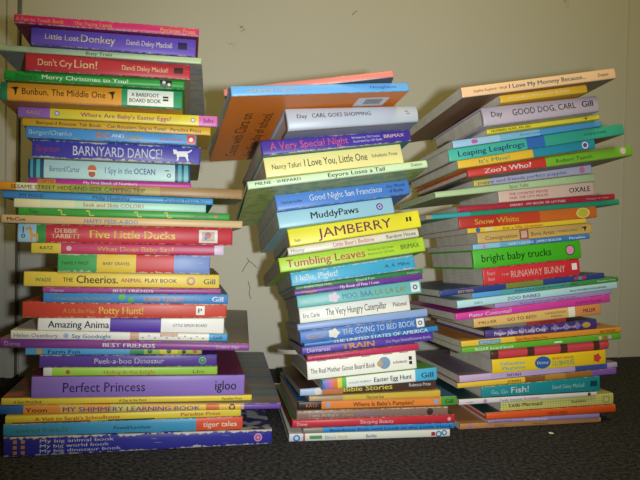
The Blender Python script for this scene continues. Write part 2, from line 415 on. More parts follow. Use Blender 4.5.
BOOKS = [
    {'id': 'L36', 'stack': 'L', 'kind': 'b', 'label': 'large navy board book with three lines of lettering, bottom of the left stack', 'loc': [-0.3389, 0.6749, 0.0001], 'X': [0.9781, 0.2079, 0.0], 'Y': [-0.2079, 0.9781, 0.0], 'L': 0.2935, 'W': 0.27, 't': [0.02166, 0.0169, 0.02114, 0.01638], 'col': '30309c', 'segs': [], 'tx': [('t', 'My big animal book', 0.1276, 0.3918, 0.684, 0.868, 'd8d8e8', 0), ('t', 'My big world book', 0.1276, 0.3736, 0.424, 0.608, 'd8d8e8', 0), ('t', 'My big dinosaur book', 0.1276, 0.4175, 0.164, 0.348, 'd8d8e8', 0)], 'sh': [('spine_picture', 'rect', 0.0342, 0.0479, 0.12, 0.3, 'b88040'), ('spine_picture', 'rect', 0.0342, 0.0479, 0.4, 0.58, 'b88040'), ('spine_picture', 'rect', 0.0342, 0.0479, 0.68, 0.86, 'b88040'), ('spine_picture', 'rect', 0.0617, 0.0755, 0.12, 0.3, 'b88040'), ('spine_picture', 'rect', 0.0617, 0.0755, 0.4, 0.58, 'b88040'), ('spine_picture', 'rect', 0.0617, 0.0755, 0.68, 0.86, 'b88040'), ('publisher_mark', 'disc', 0.9435, 0.5, 0.0048, 'd890b0'), ('publisher_mark', 'ring', 0.9435, 0.5, 0.0033, '904880')], 'top': '34346c', 'bot': '30309c', 'wear': 0.9, 'tcol2': 'a0a0a0', 'tpat': 'mottle'},
    {'id': 'L35', 'stack': 'L', 'kind': 'p', 'label': 'blue book with an orange-red right end, second up from the floor in the left stack', 'loc': [-0.3406, 0.6778, 0.0219], 'X': [0.978, 0.2079, -0.0162], 'Y': [-0.2079, 0.9781, -0.0019], 'L': 0.2599, 'W': 0.2339, 't': [0.0132, 0.0153, 0.01275, 0.01484], 'col': '3898c8', 'segs': [(0.7929, '3c98c8'), (1.0, 'e05030')], 'tx': [('t', 'animal friends', 0.0504, 0.2563, 0.308, 0.695, '5c8c38', 0), ('a', 'Powell/Lanshaw', 0.4441, 0.5992, 0.346, 0.603, '1c3858', 0), ('p', 'tiger tales', 0.8235, 0.9721, 0.309, 0.714, 'f0e4c8', 1)], 'sh': [], 'top': '3898c8', 'bot': '3898c8', 'wear': 0.3},
    {'id': 'L34', 'stack': 'L', 'kind': 'p', 'label': 'thin yellow book with red lettering, third up from the floor in the left stack', 'loc': [-0.3393, 0.6796, 0.0353], 'X': [0.9781, 0.2079, -0.0082], 'Y': [-0.2079, 0.9781, -0.0039], 'L': 0.2563, 'W': 0.2307, 't': [0.00802, 0.009, 0.00757, 0.00855], 'col': 'ecd034', 'segs': [], 'tx': [('t', "A Visit to Sarah's Schoolhouse", 0.119, 0.4685, 0.31, 0.789, 'c8382c', 1), ('p', 'Paradise Press', 0.7312, 0.9047, 0.31, 0.751, 'c84c28', 1)], 'sh': [('spine_picture', 'rect', 0.0276, 0.343, 0.03, 0.2, 'c8402c'), ('spine_picture', 'rect', 0.418, 0.6179, 0.03, 0.16, '38281c')], 'top': 'ecd034', 'bot': 'ecd034', 'wear': 0.55},
    {'id': 'L33', 'stack': 'L', 'kind': 'h', 'label': 'long orange-patterned book with blue left end, purple right end and tartan cover', 'loc': [-0.3508, 0.6849, 0.0435], 'X': [0.9877, 0.1564, -0.004], 'Y': [-0.1565, 0.9877, -0.006], 'L': 0.3129, 'W': 0.31, 't': [0.0107, 0.00649, 0.00988, 0.00567], 'col': 'e89430', 'segs': [(0.0876, '3468b8'), (0.2101, 'e4903c'), (0.2953, 'e0b048'), (0.3815, 'e8a838'), (0.4863, 'd8c858'), (0.6105, 'e8b440'), (0.7223, 'e8c040'), (0.7697, 'e07030'), (0.8469, 'e8b840'), (0.8617, 'c8a878'), (1.0, '6c48a8')], 'tx': [('a', 'Yoon', 0.0943, 0.1663, 0.231, 0.718, '503010', 0), ('t', 'MY SHIMMERY LEARNING BOOK', 0.2203, 0.7005, 0.193, 0.782, '7848b0', 1)], 'sh': [('spine_picture', 'ring', 0.8174, 0.5, 0.004, '5c3018')], 'top': '6a7a74', 'bot': 'e89430', 'wear': 0.35, 'tcol2': '4c5a90', 'tpat': 'tartan'},
    {'id': 'L32', 'stack': 'L', 'kind': 'p', 'label': 'thin yellow book directly under the very thick lilac book', 'loc': [-0.3463, 0.6844, 0.0543], 'X': [0.978, 0.2079, -0.0179], 'Y': [-0.208, 0.9781, -0.0078], 'L': 0.2751, 'W': 0.2476, 't': [0.00766, 0.00676, 0.00718, 0.00628], 'col': 'e8cc38', 'segs': [], 'tx': [('t', 'A Giant Word Book', 0.048, 0.1529, 0.259, 0.692, '4c4010', 0), ('t', 'A Day at the Pond', 0.4507, 0.5587, 0.259, 0.692, '4c4010', 0), ('p', 'Paradise Press', 0.8729, 0.9582, 0.259, 0.692, '4c4010', 0)], 'sh': [], 'top': '6c5c48', 'bot': 'e8cc38', 'wear': 0.4, 'tcol2': 'b04c30', 'tpat': 'mottle'},
    {'id': 'L31', 'stack': 'L', 'kind': 'b', 'label': 'very thick lilac board book with dark lettering near the base of the left stack', 'loc': [-0.316, 0.6894, 0.0615], 'X': [0.9779, 0.2079, -0.0212], 'Y': [-0.2081, 0.9781, -0.0097], 'L': 0.2353, 'W': 0.165, 't': [0.02355, 0.02394, 0.02323, 0.02362], 'col': '8f70c8', 'segs': [], 'tx': [('t', 'Perfect Princess', 0.1414, 0.5169, 0.27, 0.73, '302060', 0), ('p', 'igloo', 0.8535, 0.9575, 0.29, 0.75, '181428', 1)], 'sh': [], 'top': '8c2c58', 'bot': '8f70c8', 'wear': 0.12},
    {'id': 'L30', 'stack': 'L', 'kind': 'b', 'label': 'lime green book with a white wedge at its left end, on the thick lilac book', 'loc': [-0.3048, 0.6939, 0.085], 'X': [0.978, 0.2079, -0.0195], 'Y': [-0.2081, 0.978, -0.0116], 'L': 0.1917, 'W': 0.1726, 't': [0.00948, 0.00979, 0.00914, 0.00946], 'col': '98c83c', 'segs': [(0.0489, 'dcd8d0'), (1.0, '9ccc3c')], 'tx': [('t', 'Hiding in the Jungle', 0.337, 0.6289, 0.23, 0.69, 'e0882c', 0), ('p', 'Llm', 0.8527, 0.9186, 0.229, 0.634, '788048', 0)], 'sh': [('spine_picture', 'disc', 0.1365, 0.5, 0.0024, 'a85c38')], 'top': '98c83c', 'bot': '98c83c', 'wear': 0.3},
    {'id': 'L29', 'stack': 'L', 'kind': 'b', 'label': 'dark purple book with pale lettering and a green disc, in the left stack', 'loc': [-0.3093, 0.6938, 0.0947], 'X': [0.978, 0.2079, -0.0179], 'Y': [-0.2081, 0.978, -0.0136], 'L': 0.1954, 'W': 0.1759, 't': [0.01369, 0.01358, 0.01335, 0.01324], 'col': '5c3c98', 'segs': [], 'tx': [('t', 'Peek-a-boo Dinosaur', 0.2997, 0.6902, 0.29, 0.75, 'e0d4e8', 0)], 'sh': [('publisher_mark', 'disc', 0.9142, 0.5, 0.0044, '58a878'), ('publisher_mark', 'ring', 0.9142, 0.5, 0.0031, '2c6048')], 'top': '5c3c98', 'bot': '5c3c98', 'wear': 0.5},
    {'id': 'L28', 'stack': 'L', 'kind': 'b', 'label': 'blue book with colourful patches on its right half, under the wide plum book', 'loc': [-0.3238, 0.6914, 0.1089], 'X': [0.978, 0.2079, -0.0185], 'Y': [-0.2082, 0.978, -0.0155], 'L': 0.1926, 'W': 0.1734, 't': [0.00815, 0.00817, 0.00782, 0.00783], 'col': '54a8d8', 'segs': [(0.5796, '58acd8'), (0.6598, '3c9858'), (0.7524, '98c040'), (0.8577, 'e0cc3c'), (1.0, 'a8b83c')], 'tx': [('t', 'Farm Fun', 0.1237, 0.2988, 0.192, 0.744, '1c3880', 1)], 'sh': [('spine_picture', 'disc', 0.0778, 0.5, 0.003, 'e89c28'), ('spine_picture', 'disc', 0.6944, 0.5, 0.0028, '206838'), ('spine_picture', 'disc', 0.8049, 0.5, 0.0028, '287048'), ('spine_picture', 'disc', 0.893, 0.4, 0.0024, '284028'), ('spine_picture', 'disc', 0.9583, 0.5, 0.0026, 'c84830')], 'top': '54a8d8', 'bot': '54a8d8', 'wear': 0.3},
    {'id': 'L27', 'stack': 'L', 'kind': 'p', 'label': 'wide plum book with white capitals and a tartan cover, in the left stack', 'loc': [-0.3489, 0.6861, 0.1177], 'X': [0.9924, 0.1219, -0.0168], 'Y': [-0.1222, 0.9923, -0.019], 'L': 0.2718, 'W': 0.33, 't': [0.01068, 0.00827, 0.00978, 0.00737], 'col': '8c4494', 'segs': [], 'tx': [('n', 'Disney', 0.0192, 0.0808, 0.26, 0.72, 'd8b8d4', 0), ('t', 'BEST FRIENDS', 0.4023, 0.6114, 0.27, 0.73, 'f4e4f0', 1), ('p', 'Creative Edge', 0.862, 0.958, 0.328, 0.677, 'e8c8e0', 0)], 'sh': [], 'top': '86705c', 'bot': '8c4494', 'wear': 0.3, 'bulge': 0.0015, 'tcol2': '5c6a78', 'tpat': 'tartan'},
    {'id': 'L26', 'stack': 'L', 'kind': 'p', 'label': 'white patterned book with a blue right end, resting on the wide plum book', 'loc': [-0.3348, 0.6807, 0.1284], 'X': [0.9778, 0.2078, -0.0275], 'Y': [-0.2084, 0.9779, -0.0194], 'L': 0.2344, 'W': 0.211, 't': [0.00952, 0.00836, 0.00912, 0.00795], 'col': 'e8e2d8', 'segs': [(0.5335, 'e8e4da'), (0.5754, 'd0a088'), (0.9092, 'e4e0d8'), (1.0, '3c98d0')], 'tx': [('a', 'Helen Oxenbury', 0.0151, 0.2073, 0.26, 0.72, '8c8884', 0), ('t', 'Say Goodnight', 0.2696, 0.446, 0.231, 0.718, '3878c0', 1), ('p', 'Gill', 0.9287, 0.9729, 0.261, 0.767, '183c60', 1)], 'sh': [('spine_picture', 'disc', 0.2428, 0.5, 0.0028, '98b8d8'), ('spine_picture', 'rect', 0.6739, 0.7595, 0.55, 0.95, 'c89878'), ('spine_picture', 'disc', 0.594, 0.35, 0.0009, '787880'), ('spine_picture', 'disc', 0.6221, 0.6, 0.0009, '787880'), ('spine_picture', 'disc', 0.6503, 0.35, 0.0009, '787880'), ('spine_picture', 'disc', 0.6787, 0.6, 0.0009, '787880'), ('spine_picture', 'disc', 0.7071, 0.35, 0.0009, '787880'), ('spine_picture', 'disc', 0.7356, 0.6, 0.0009, '787880'), ('spine_picture', 'disc', 0.7643, 0.35, 0.0009, '787880'), ('spine_picture', 'disc', 0.793, 0.6, 0.0009, '787880'), ('spine_picture', 'disc', 0.8219, 0.35, 0.0009, '787880'), ('spine_picture', 'disc', 0.8509, 0.6, 0.0009, '787880'), ('spine_picture', 'disc', 0.88, 0.35, 0.0009, '787880')], 'top': 'e8e2d8', 'bot': 'e8e2d8', 'wear': 0.3},
    {'id': 'L25', 'stack': 'L', 'kind': 'b', 'label': 'white book with a violet band and black lettering, under the red-orange book', 'loc': [-0.3093, 0.6889, 0.1371], 'X': [0.9776, 0.2078, -0.0325], 'Y': [-0.2085, 0.9778, -0.0213], 'L': 0.2035, 'W': 0.1831, 't': [0.01324, 0.01763, 0.01288, 0.01727], 'col': 'ece8e4', 'segs': [(0.3747, 'ebe8e4'), (0.6487, '5430a8'), (1.0, 'ece8e2')], 'tx': [('t', 'Amazing Anima', 0.0532, 0.3694, 0.262, 0.814, '141418', 1), ('p', 'LITTLE SIMON BOARD', 0.7145, 0.9038, 0.424, 0.627, '606064', 1)], 'sh': [], 'top': 'ece8e4', 'bot': 'ece8e4', 'wear': 0.15, 'rc': 0.012},
    {'id': 'L24', 'stack': 'L', 'kind': 'b', 'label': 'thick red-orange board book with yellow lettering and a small white label, in the left stack', 'loc': [-0.3265, 0.6892, 0.1507], 'X': [0.9781, 0.2079, -0.0109], 'Y': [-0.2081, 0.9778, -0.0233], 'L': 0.2233, 'W': 0.2009, 't': [0.01744, 0.01598, 0.01705, 0.01559], 'col': 'd04430', 'segs': [], 'tx': [('n', 'A Lift the Flap', 0.1902, 0.3422, 0.306, 0.601, 'e8a040', 0), ('t', 'Potty Hunt!', 0.3614, 0.5759, 0.251, 0.748, 'f0c43c', 1), ('p', 'P', 0.8526, 0.8732, 0.357, 0.679, '282828', 1)], 'sh': [('spine_label', 'rect', 0.8424, 0.886, 0.2, 0.84, 'ece4d4')], 'top': 'd04430', 'bot': 'd04430', 'wear': 0.6},
    {'id': 'L23', 'stack': 'L', 'kind': 'b', 'label': 'blue book with an orange title and two green ovals, above the red-orange book', 'loc': [-0.3052, 0.6929, 0.1679], 'X': [0.978, 0.2079, -0.0174], 'Y': [-0.2083, 0.9777, -0.0252], 'L': 0.203, 'W': 0.1827, 't': [0.01014, 0.01132, 0.00978, 0.01097], 'col': '4088cc', 'segs': [], 'tx': [('a', 'Thompson/Anderson', 0.0511, 0.3539, 0.288, 0.675, '98b060', 0), ('t', 'Little Quack', 0.5313, 0.7513, 0.251, 0.766, 'e8903c', 1), ('p', 'Simon & Sons', 0.7624, 0.8691, 0.345, 0.584, 'b8b068', 0), ('p', 'Gill', 0.9087, 0.9714, 0.251, 0.766, 'e4e8ee', 1)], 'sh': [('spine_picture', 'disc', 0.4126, 0.62, 0.0044, '48b050'), ('spine_picture', 'disc', 0.461, 0.35, 0.0035, '48b050')], 'top': '4088cc', 'bot': '4088cc', 'wear': 0.3},
    {'id': 'L22', 'stack': 'L', 'kind': 'p', 'label': 'very thin purple-pink book tucked under the yellow ring book', 'loc': [-0.307, 0.6958, 0.1782], 'X': [0.9781, 0.2079, -0.0116], 'Y': [-0.2081, 0.9777, -0.0271], 'L': 0.1962, 'W': 0.1766, 't': [0.00592, 0.00589, 0.00558, 0.00555], 'col': 'a84890', 'segs': [], 'tx': [('n', 'Disney', 0.0424, 0.1145, 0.211, 0.717, 'e8c8e0', 0), ('t', 'BEST FRIENDS', 0.3814, 0.6055, 0.212, 0.764, 'f0e0f0', 1)], 'sh': [], 'top': 'a84890', 'bot': 'a84890', 'wear': 0.6},
    {'id': 'L21', 'stack': 'L', 'kind': 'b', 'label': 'yellow book with black and red lettering and a brown ring, in the left stack', 'loc': [-0.3303, 0.6999, 0.1843], 'X': [0.9781, 0.2079, -0.0118], 'Y': [-0.2082, 0.9777, -0.0291], 'L': 0.2165, 'W': 0.1949, 't': [0.01649, 0.01624, 0.01611, 0.01586], 'col': 'eccc44', 'segs': [], 'tx': [('a', 'WADE', 0.0577, 0.133, 0.346, 0.603, '28803c', 1), ('n', 'THE', 0.1917, 0.241, 0.346, 0.641, '2c2010', 1), ('t', 'Cheerios.', 0.2583, 0.4666, 0.272, 0.805, '20180c', 1), ('n', 'ANIMAL', 0.4819, 0.5896, 0.366, 0.642, 'b02830', 1), ('n', 'PLAY BOOK', 0.6051, 0.7724, 0.366, 0.642, '24180c', 1), ('p', 'Gill', 0.9136, 0.9756, 0.289, 0.694, '20180c', 1)], 'sh': [('spine_picture', 'ring', 0.8467, 0.5, 0.0051, 'b07c60')], 'top': 'eccc44', 'bot': 'eccc44', 'wear': 0.35},
    {'id': 'L20', 'stack': 'L', 'kind': 'b', 'label': 'thick book with green, yellow, red and blue blocks along its spine, in the left stack', 'loc': [-0.2948, 0.7054, 0.2006], 'X': [0.9781, 0.2079, -0.0129], 'Y': [-0.2082, 0.9776, -0.031], 'L': 0.1691, 'W': 0.1522, 't': [0.02056, 0.02245, 0.02026, 0.02215], 'col': 'd83c30', 'segs': [(0.2485, '44a854'), (0.5026, 'e8c42c'), (0.7551, 'd43430'), (1.0, '7890cc')], 'tx': [('a', 'FAMILY FIRST', 0.0281, 0.1987, 0.424, 0.589, '1c5028', 0), ('n', 'BABY GRAVES', 0.2883, 0.46, 0.424, 0.589, '6c5010', 0)], 'sh': [], 'top': 'd83c30', 'bot': 'd83c30', 'wear': 0.8},
    {'id': 'L19', 'stack': 'L', 'kind': 'p', 'label': 'magenta book with a yellow left end, under the thick red duck book', 'loc': [-0.3231, 0.702, 0.2213], 'X': [0.9781, 0.2079, -0.0018], 'Y': [-0.2079, 0.9776, -0.033], 'L': 0.2138, 'W': 0.1925, 't': [0.01207, 0.01189, 0.01169, 0.01152], 'col': 'c42c58', 'segs': [(0.1475, 'e0c43c'), (0.9478, 'c83060'), (1.0, 'e0c4d8')], 'tx': [('a', 'KATZ', 0.044, 0.1079, 0.386, 0.681, '2c2810', 1), ('t', 'What Does Baby Say?', 0.3283, 0.7263, 0.26, 0.729, 'f0b83c', 0)], 'sh': [('spine_picture', 'disc', 0.1874, 0.5, 0.0029, 'e0b0a8')], 'top': 'c42c58', 'bot': 'c42c58', 'wear': 0.25},
    {'id': 'L18', 'stack': 'L', 'kind': 'b', 'label': 'thick glossy red board book with yellow title and a small giraffe at its left end', 'loc': [-0.3366, 0.6983, 0.2336], 'X': [0.9781, 0.2079, -0.0026], 'Y': [-0.2079, 0.9775, -0.0349], 'L': 0.2375, 'W': 0.2, 't': [0.02078, 0.02045, 0.02039, 0.02006], 'col': 'cc2836', 'segs': [(0.083, 'a4d0e4'), (0.1249, '3c9840'), (1.0, 'd02c38')], 'tx': [('a', 'DEBBIE', 0.1648, 0.2655, 0.545, 0.784, 'f0d8a8', 1), ('a', 'TARBETT', 0.1493, 0.2791, 0.245, 0.484, 'f0d8a8', 1), ('t', 'Five Little Ducks', 0.3221, 0.719, 0.29, 0.731, 'f4d028', 1)], 'sh': [('publisher_mark', 'rect', 0.835, 0.9257, 0.12, 0.86, 'e0d8cc'), ('publisher_mark', 'rect', 0.8496, 0.9109, 0.22, 0.76, 'c8a080'), ('publisher_mark', 'disc', 0.879, 0.55, 0.0038, 'b03c40'), ('publisher_mark', 'disc', 0.8692, 0.4, 0.0022, '4868a0'), ('spine_picture', 'giraffe', 0.072, 0.45, 0.0088, 'e8a030'), ('spine_picture', 'ring', 0.0261, 0.35, 0.0022, '28487c'), ('spine_picture', 'rect', 0.0231, 0.0283, 0.5, 0.85, '28487c')], 'top': 'cc2836', 'bot': 'cc2836', 'wear': 0.4, 'bulge': 0.0015},
    {'id': 'L17', 'stack': 'L', 'kind': 'p', 'label': 'long thin tan book with blue uneven capitals, resting on the thick red duck book', 'loc': [-0.3497, 0.6878, 0.2549], 'X': [0.9781, 0.2079, -0.004], 'Y': [-0.2079, 0.9775, -0.0368], 'L': 0.2635, 'W': 0.16, 't': [0.00904, 0.00854, 0.00873, 0.00823], 'col': 'dcb478', 'segs': [], 'tx': [('a', 'McCue', 0.0231, 0.0947, 0.309, 0.723, '2c2018', 1), ('t', 'HAPPY PEEK-A-BOO', 0.3286, 0.5484, 0.211, 0.717, '5888b4', 1)], 'sh': [], 'top': 'dcb478', 'bot': 'dcb478', 'wear': 0.6},
    {'id': 'L16', 'stack': 'L', 'kind': 'p', 'label': 'thin green book with yellow zigzag marks, above the long tan book in the left stack', 'loc': [-0.3331, 0.6919, 0.264], 'X': [0.9781, 0.2079, -0.0059], 'Y': [-0.208, 0.9774, -0.0388], 'L': 0.2314, 'W': 0.2083, 't': [0.00784, 0.00821, 0.00744, 0.0078], 'col': '3aa034', 'segs': [], 'tx': [('t', 'Toys', 0.0487, 0.0888, 0.31, 0.77, '1c4818', 0), ('p', 'CARROLL', 0.8065, 0.8957, 0.308, 0.676, '183c18', 1)], 'sh': [('spine_picture', 'zig', 0.1969, 0.5, 0.0044, 'c8cc48'), ('spine_picture', 'zig', 0.325, 0.5, 0.0044, 'c8cc48'), ('spine_picture', 'zig', 0.55, 0.5, 0.0044, 'c8cc48'), ('spine_picture', 'zig', 0.6941, 0.5, 0.0044, 'c8cc48'), ('spine_picture', 'disc', 0.9281, 0.5, 0.002, 'c83c28')], 'top': '3aa034', 'bot': '3aa034', 'wear': 0.3},
    {'id': 'L15', 'stack': 'L', 'kind': 'b', 'label': 'pale yellow to pale aqua book with orange-red lettering, in the left stack', 'loc': [-0.3377, 0.6909, 0.2721], 'X': [0.9781, 0.2079, -0.0043], 'Y': [-0.2079, 0.9773, -0.0407], 'L': 0.2083, 'W': 0.1875, 't': [0.01019, 0.00911, 0.00982, 0.00875], 'col': 'c8dcb4', 'segs': [(0.1306, 'ece4b0'), (0.3064, 'dce0b0'), (0.4861, 'c4deb4'), (1.0, 'a8dcc4')], 'tx': [('t', 'Seek and Slide COLORS', 0.3471, 0.6645, 0.31, 0.751, 'd85434', 0)], 'sh': [], 'top': 'c8dcb4', 'bot': 'c8dcb4', 'wear': 0.2},
    {'id': 'L14', 'stack': 'L', 'kind': 'p', 'label': 'thin blue book with small navy capitals, directly under the long bronze-ended book', 'loc': [-0.3504, 0.6907, 0.2825], 'X': [0.9781, 0.2079, -0.0095], 'Y': [-0.2081, 0.9772, -0.0426], 'L': 0.2288, 'W': 0.2059, 't': [0.00801, 0.00749, 0.00761, 0.00709], 'col': '4c9cd4', 'segs': [], 'tx': [('t', 'MY FOOD', 0.0803, 0.1886, 0.21, 0.67, '1c2c50', 0), ('a', 'Philip Hawksley', 0.415, 0.5906, 0.231, 0.728, '1c2c50', 0), ('p', 'Paradise Press, Inc.', 0.7557, 0.9646, 0.231, 0.728, '1c2c50', 0)], 'sh': [], 'top': '4c9cd4', 'bot': '4c9cd4', 'wear': 0.25, 'bulge': 0.0012},
    {'id': 'L13', 'stack': 'L', 'kind': 'p', 'label': 'long thin orange, olive and bronze book jutting out at both ends of the left stack', 'loc': [-0.3508, 0.6828, 0.291], 'X': [0.9781, 0.2079, -0.0118], 'Y': [-0.2082, 0.9771, -0.0446], 'L': 0.2647, 'W': 0.1, 't': [0.00846, 0.01126, 0.00827, 0.01107], 'col': '8a9034', 'segs': [(0.0684, 'e8941c'), (0.1493, 'e4d8b0'), (0.2784, 'b0a83c'), (0.4466, '909830'), (0.5613, 'a08434'), (0.6445, 'b09850'), (1.0, 'a47c44')], 'tx': [('t', 'SESAME STREET HIDE-AND-SEEK CAMPING TRIP', 0.0494, 0.582, 0.27, 0.73, '38401c', 0)], 'sh': [], 'top': '8a9034', 'bot': '8a9034', 'wear': 0.45},
    {'id': 'L12', 'stack': 'L', 'kind': 'p', 'label': 'thin magenta book with an orange tab, under the striped aqua book', 'loc': [-0.3269, 0.7015, 0.299], 'X': [0.9781, 0.2079, -0.0012], 'Y': [-0.2077, 0.9771, -0.0465], 'L': 0.1781, 'W': 0.1603, 't': [0.0061, 0.00684, 0.00578, 0.00653], 'col': 'c83098', 'segs': [], 'tx': [('n', 'CARTER', 0.0614, 0.1557, 0.211, 0.717, 'c03c18', 1), ('t', 'My First Book of Numbers', 0.329, 0.6572, 0.261, 0.767, 'f0e0ec', 1)], 'sh': [('spine_label', 'rect', 0.0555, 0.1616, 0.08, 0.9, 'e8882c')], 'top': 'c83098', 'bot': 'c83098', 'wear': 0.5},
    {'id': 'L11', 'stack': 'L', 'kind': 'b', 'label': 'thick pale aqua board book with teal stripes at both ends, in the left stack', 'loc': [-0.3252, 0.6976, 0.3055], 'X': [0.9781, 0.2079, 0.003], 'Y': [-0.2075, 0.977, -0.0485], 'L': 0.1764, 'W': 0.1588, 't': [0.02128, 0.01991, 0.02097, 0.0196], 'col': 'b4d8d4', 'segs': [(0.0135, '204878'), (0.0293, '48a8b0'), (0.0486, '205078'), (0.0704, '58b8b8'), (0.0928, '205078'), (0.9001, 'b8dcd8'), (0.9194, '205078'), (0.9419, '48b0b0'), (0.958, '205078'), (0.9838, '58b0b4'), (1.0, '205078')], 'tx': [('a', 'Bernard/Carter', 0.1265, 0.309, 0.366, 0.661, '5c86a0', 0), ('t', 'I Spy in the', 0.4611, 0.6281, 0.367, 0.698, '4888b0', 0), ('t', 'OCEAN', 0.6406, 0.7727, 0.367, 0.698, '2c5c90', 1)], 'sh': [('spine_picture', 'disc', 0.3817, 0.56, 0.0048, 'd86828'), ('spine_picture', 'disc', 0.3817, 0.3, 0.0037, 'b84c20'), ('spine_picture', 'rect', 0.3574, 0.4091, 0.42, 0.5, 'f0e0c8'), ('spine_picture', 'ring', 0.8617, 0.35, 0.0024, '304858'), ('spine_picture', 'rect', 0.8362, 0.8617, 0.6, 0.66, '304858')], 'top': 'b4d8d4', 'bot': 'b4d8d4', 'wear': 0.3},
    {'id': 'L10', 'stack': 'L', 'kind': 'b', 'label': 'thick indigo board book with chipped white edges and hand-drawn white capitals, in the left stack', 'loc': [-0.3179, 0.6907, 0.3274], 'X': [0.9781, 0.2079, -0.0048], 'Y': [-0.2079, 0.9769, -0.0504], 'L': 0.1816, 'W': 0.1634, 't': [0.01967, 0.02024, 0.01935, 0.01992], 'col': '4740a8', 'segs': [], 'tx': [('a', 'Boynton', 0.0254, 0.1532, 0.348, 0.697, 'c23468', 0), ('t', 'BARNYARD DANCE!', 0.2337, 0.762, 0.212, 0.764, 'eeecf4', 0)], 'sh': [('spine_picture', 'cow', 0.888, 0.5, 0.0108, 'efece4')], 'top': '4740a8', 'bot': 'a08c64', 'wear': 0.9},
    {'id': 'L9', 'stack': 'L', 'kind': 'b', 'label': 'sky blue board book with an orange and white title, above the indigo dance book', 'loc': [-0.3203, 0.6804, 0.3478], 'X': [0.9781, 0.2079, -0.0016], 'Y': [-0.2077, 0.9768, -0.0523], 'L': 0.1812, 'W': 0.1631, 't': [0.01223, 0.01166, 0.01191, 0.01134], 'col': '4a9ad8', 'segs': [], 'tx': [('a', 'Berger/Chanko', 0.0194, 0.2614, 0.289, 0.712, 'cfe2ea', 0), ('t', 'BIG', 0.3993, 0.4778, 0.232, 0.765, 'e08020', 1), ('t', 'AND', 0.4895, 0.5628, 0.357, 0.679, 'f4f4f0', 1), ('t', 'Little', 0.5717, 0.6695, 0.25, 0.71, 'c8a838', 1), ('p', 'scholastic', 0.7804, 0.917, 0.326, 0.602, 'd83838', 1)], 'sh': [('publisher_mark', 'rect', 0.9415, 0.9907, 0.1, 0.92, 'd83a30'), ('publisher_mark', 'disc', 0.9661, 0.5, 0.0023, 'f0e4dc')], 'top': '4a9ad8', 'bot': '4a9ad8', 'wear': 0.5},
    {'id': 'L8', 'stack': 'L', 'kind': 'p', 'label': 'thin golden yellow book with small brown lettering, above the sky blue book', 'loc': [-0.3235, 0.679, 0.3602], 'X': [0.9781, 0.2079, -0.0048], 'Y': [-0.2079, 0.9767, -0.0543], 'L': 0.2002, 'W': 0.1, 't': [0.00818, 0.00903, 0.00798, 0.00883], 'col': 'e0ac24', 'segs': [], 'tx': [('t', 'Barnyard Rooster Tab Book', 0.0728, 0.4047, 0.26, 0.72, '4a2c14', 0), ('t', 'Can Roosters Sing in Tune?', 0.4362, 0.753, 0.26, 0.72, '4a2c14', 0), ('p', 'Paradise Press', 0.7777, 0.9467, 0.26, 0.72, '4a2c14', 0)], 'sh': [], 'top': 'e0ac24', 'bot': 'e0ac24', 'wear': 0.5},
    {'id': 'L7', 'stack': 'L', 'kind': 'p', 'label': 'yellow book with a purple left end and pink right end, under the thick orange book', 'loc': [-0.326, 0.674, 0.3689], 'X': [0.9781, 0.2079, -0.0005], 'Y': [-0.2076, 0.9766, -0.0562], 'L': 0.211, 'W': 0.1, 't': [0.01071, 0.01223, 0.01051, 0.01203], 'col': 'e6cf24', 'segs': [(0.1542, 'a068c0'), (0.901, 'e8d226'), (1.0, 'd868b8')], 'tx': [('a', 'KATZ', 0.0447, 0.1088, 0.308, 0.657, 'd8c040', 1), ('t', "Where Are Baby's Easter Eggs?", 0.3017, 0.7565, 0.289, 0.712, 'c4206c', 1), ('p', 'Jabs', 0.9236, 0.9792, 0.309, 0.723, '70205c', 1)], 'sh': [('spine_picture', 'disc', 0.1878, 0.5, 0.0027, '6890c0'), ('spine_picture', 'disc', 0.1878, 0.5, 0.0015, 'e8e8f0'), ('spine_picture', 'disc', 0.871, 0.5, 0.0027, '8898b0'), ('spine_picture', 'disc', 0.871, 0.5, 0.0015, 'e8e8f0')], 'top': 'e6cf24', 'bot': 'e6cf24', 'wear': 0.3},
    {'id': 'L6', 'stack': 'L', 'kind': 'h', 'label': 'thick orange book with green ends and a white spine label in the left stack', 'loc': [-0.3315, 0.6479, 0.3811], 'X': [0.9781, 0.2079, 0.0067], 'Y': [-0.2072, 0.9766, -0.0581], 'L': 0.1829, 'W': 0.1555, 't': [0.01922, 0.01986, 0.01892, 0.01956], 'col': 'e8981c', 'segs': [(0.0389, '2c8a5c'), (0.6529, 'e8981c'), (1.0, '2c9a62')], 'tx': [('t', 'Bunbun, The Middle One', 0.1146, 0.5641, 0.368, 0.717, '2c1c10', 0), ('n', 'A BAREFOOT', 0.7089, 0.8647, 0.555, 0.766, '22201e', 1), ('n', 'BOARD BOOK', 0.6977, 0.8761, 0.245, 0.456, '22201e', 1)], 'sh': [('spine_label', 'rect', 0.6865, 0.9479, 0.08, 0.92, 'eef0e2'), ('spine_picture', 'bird', 0.0754, 0.55, 0.004, '2c1c10'), ('spine_picture', 'bird', 0.5973, 0.55, 0.004, '2c1c10'), ('publisher_mark', 'rect', 0.8876, 0.9191, 0.53, 0.63, '22201e'), ('publisher_mark', 'rect', 0.8876, 0.9191, 0.38, 0.48, '22201e')], 'top': 'e8981c', 'bot': 'd07818', 'wear': 0.25},
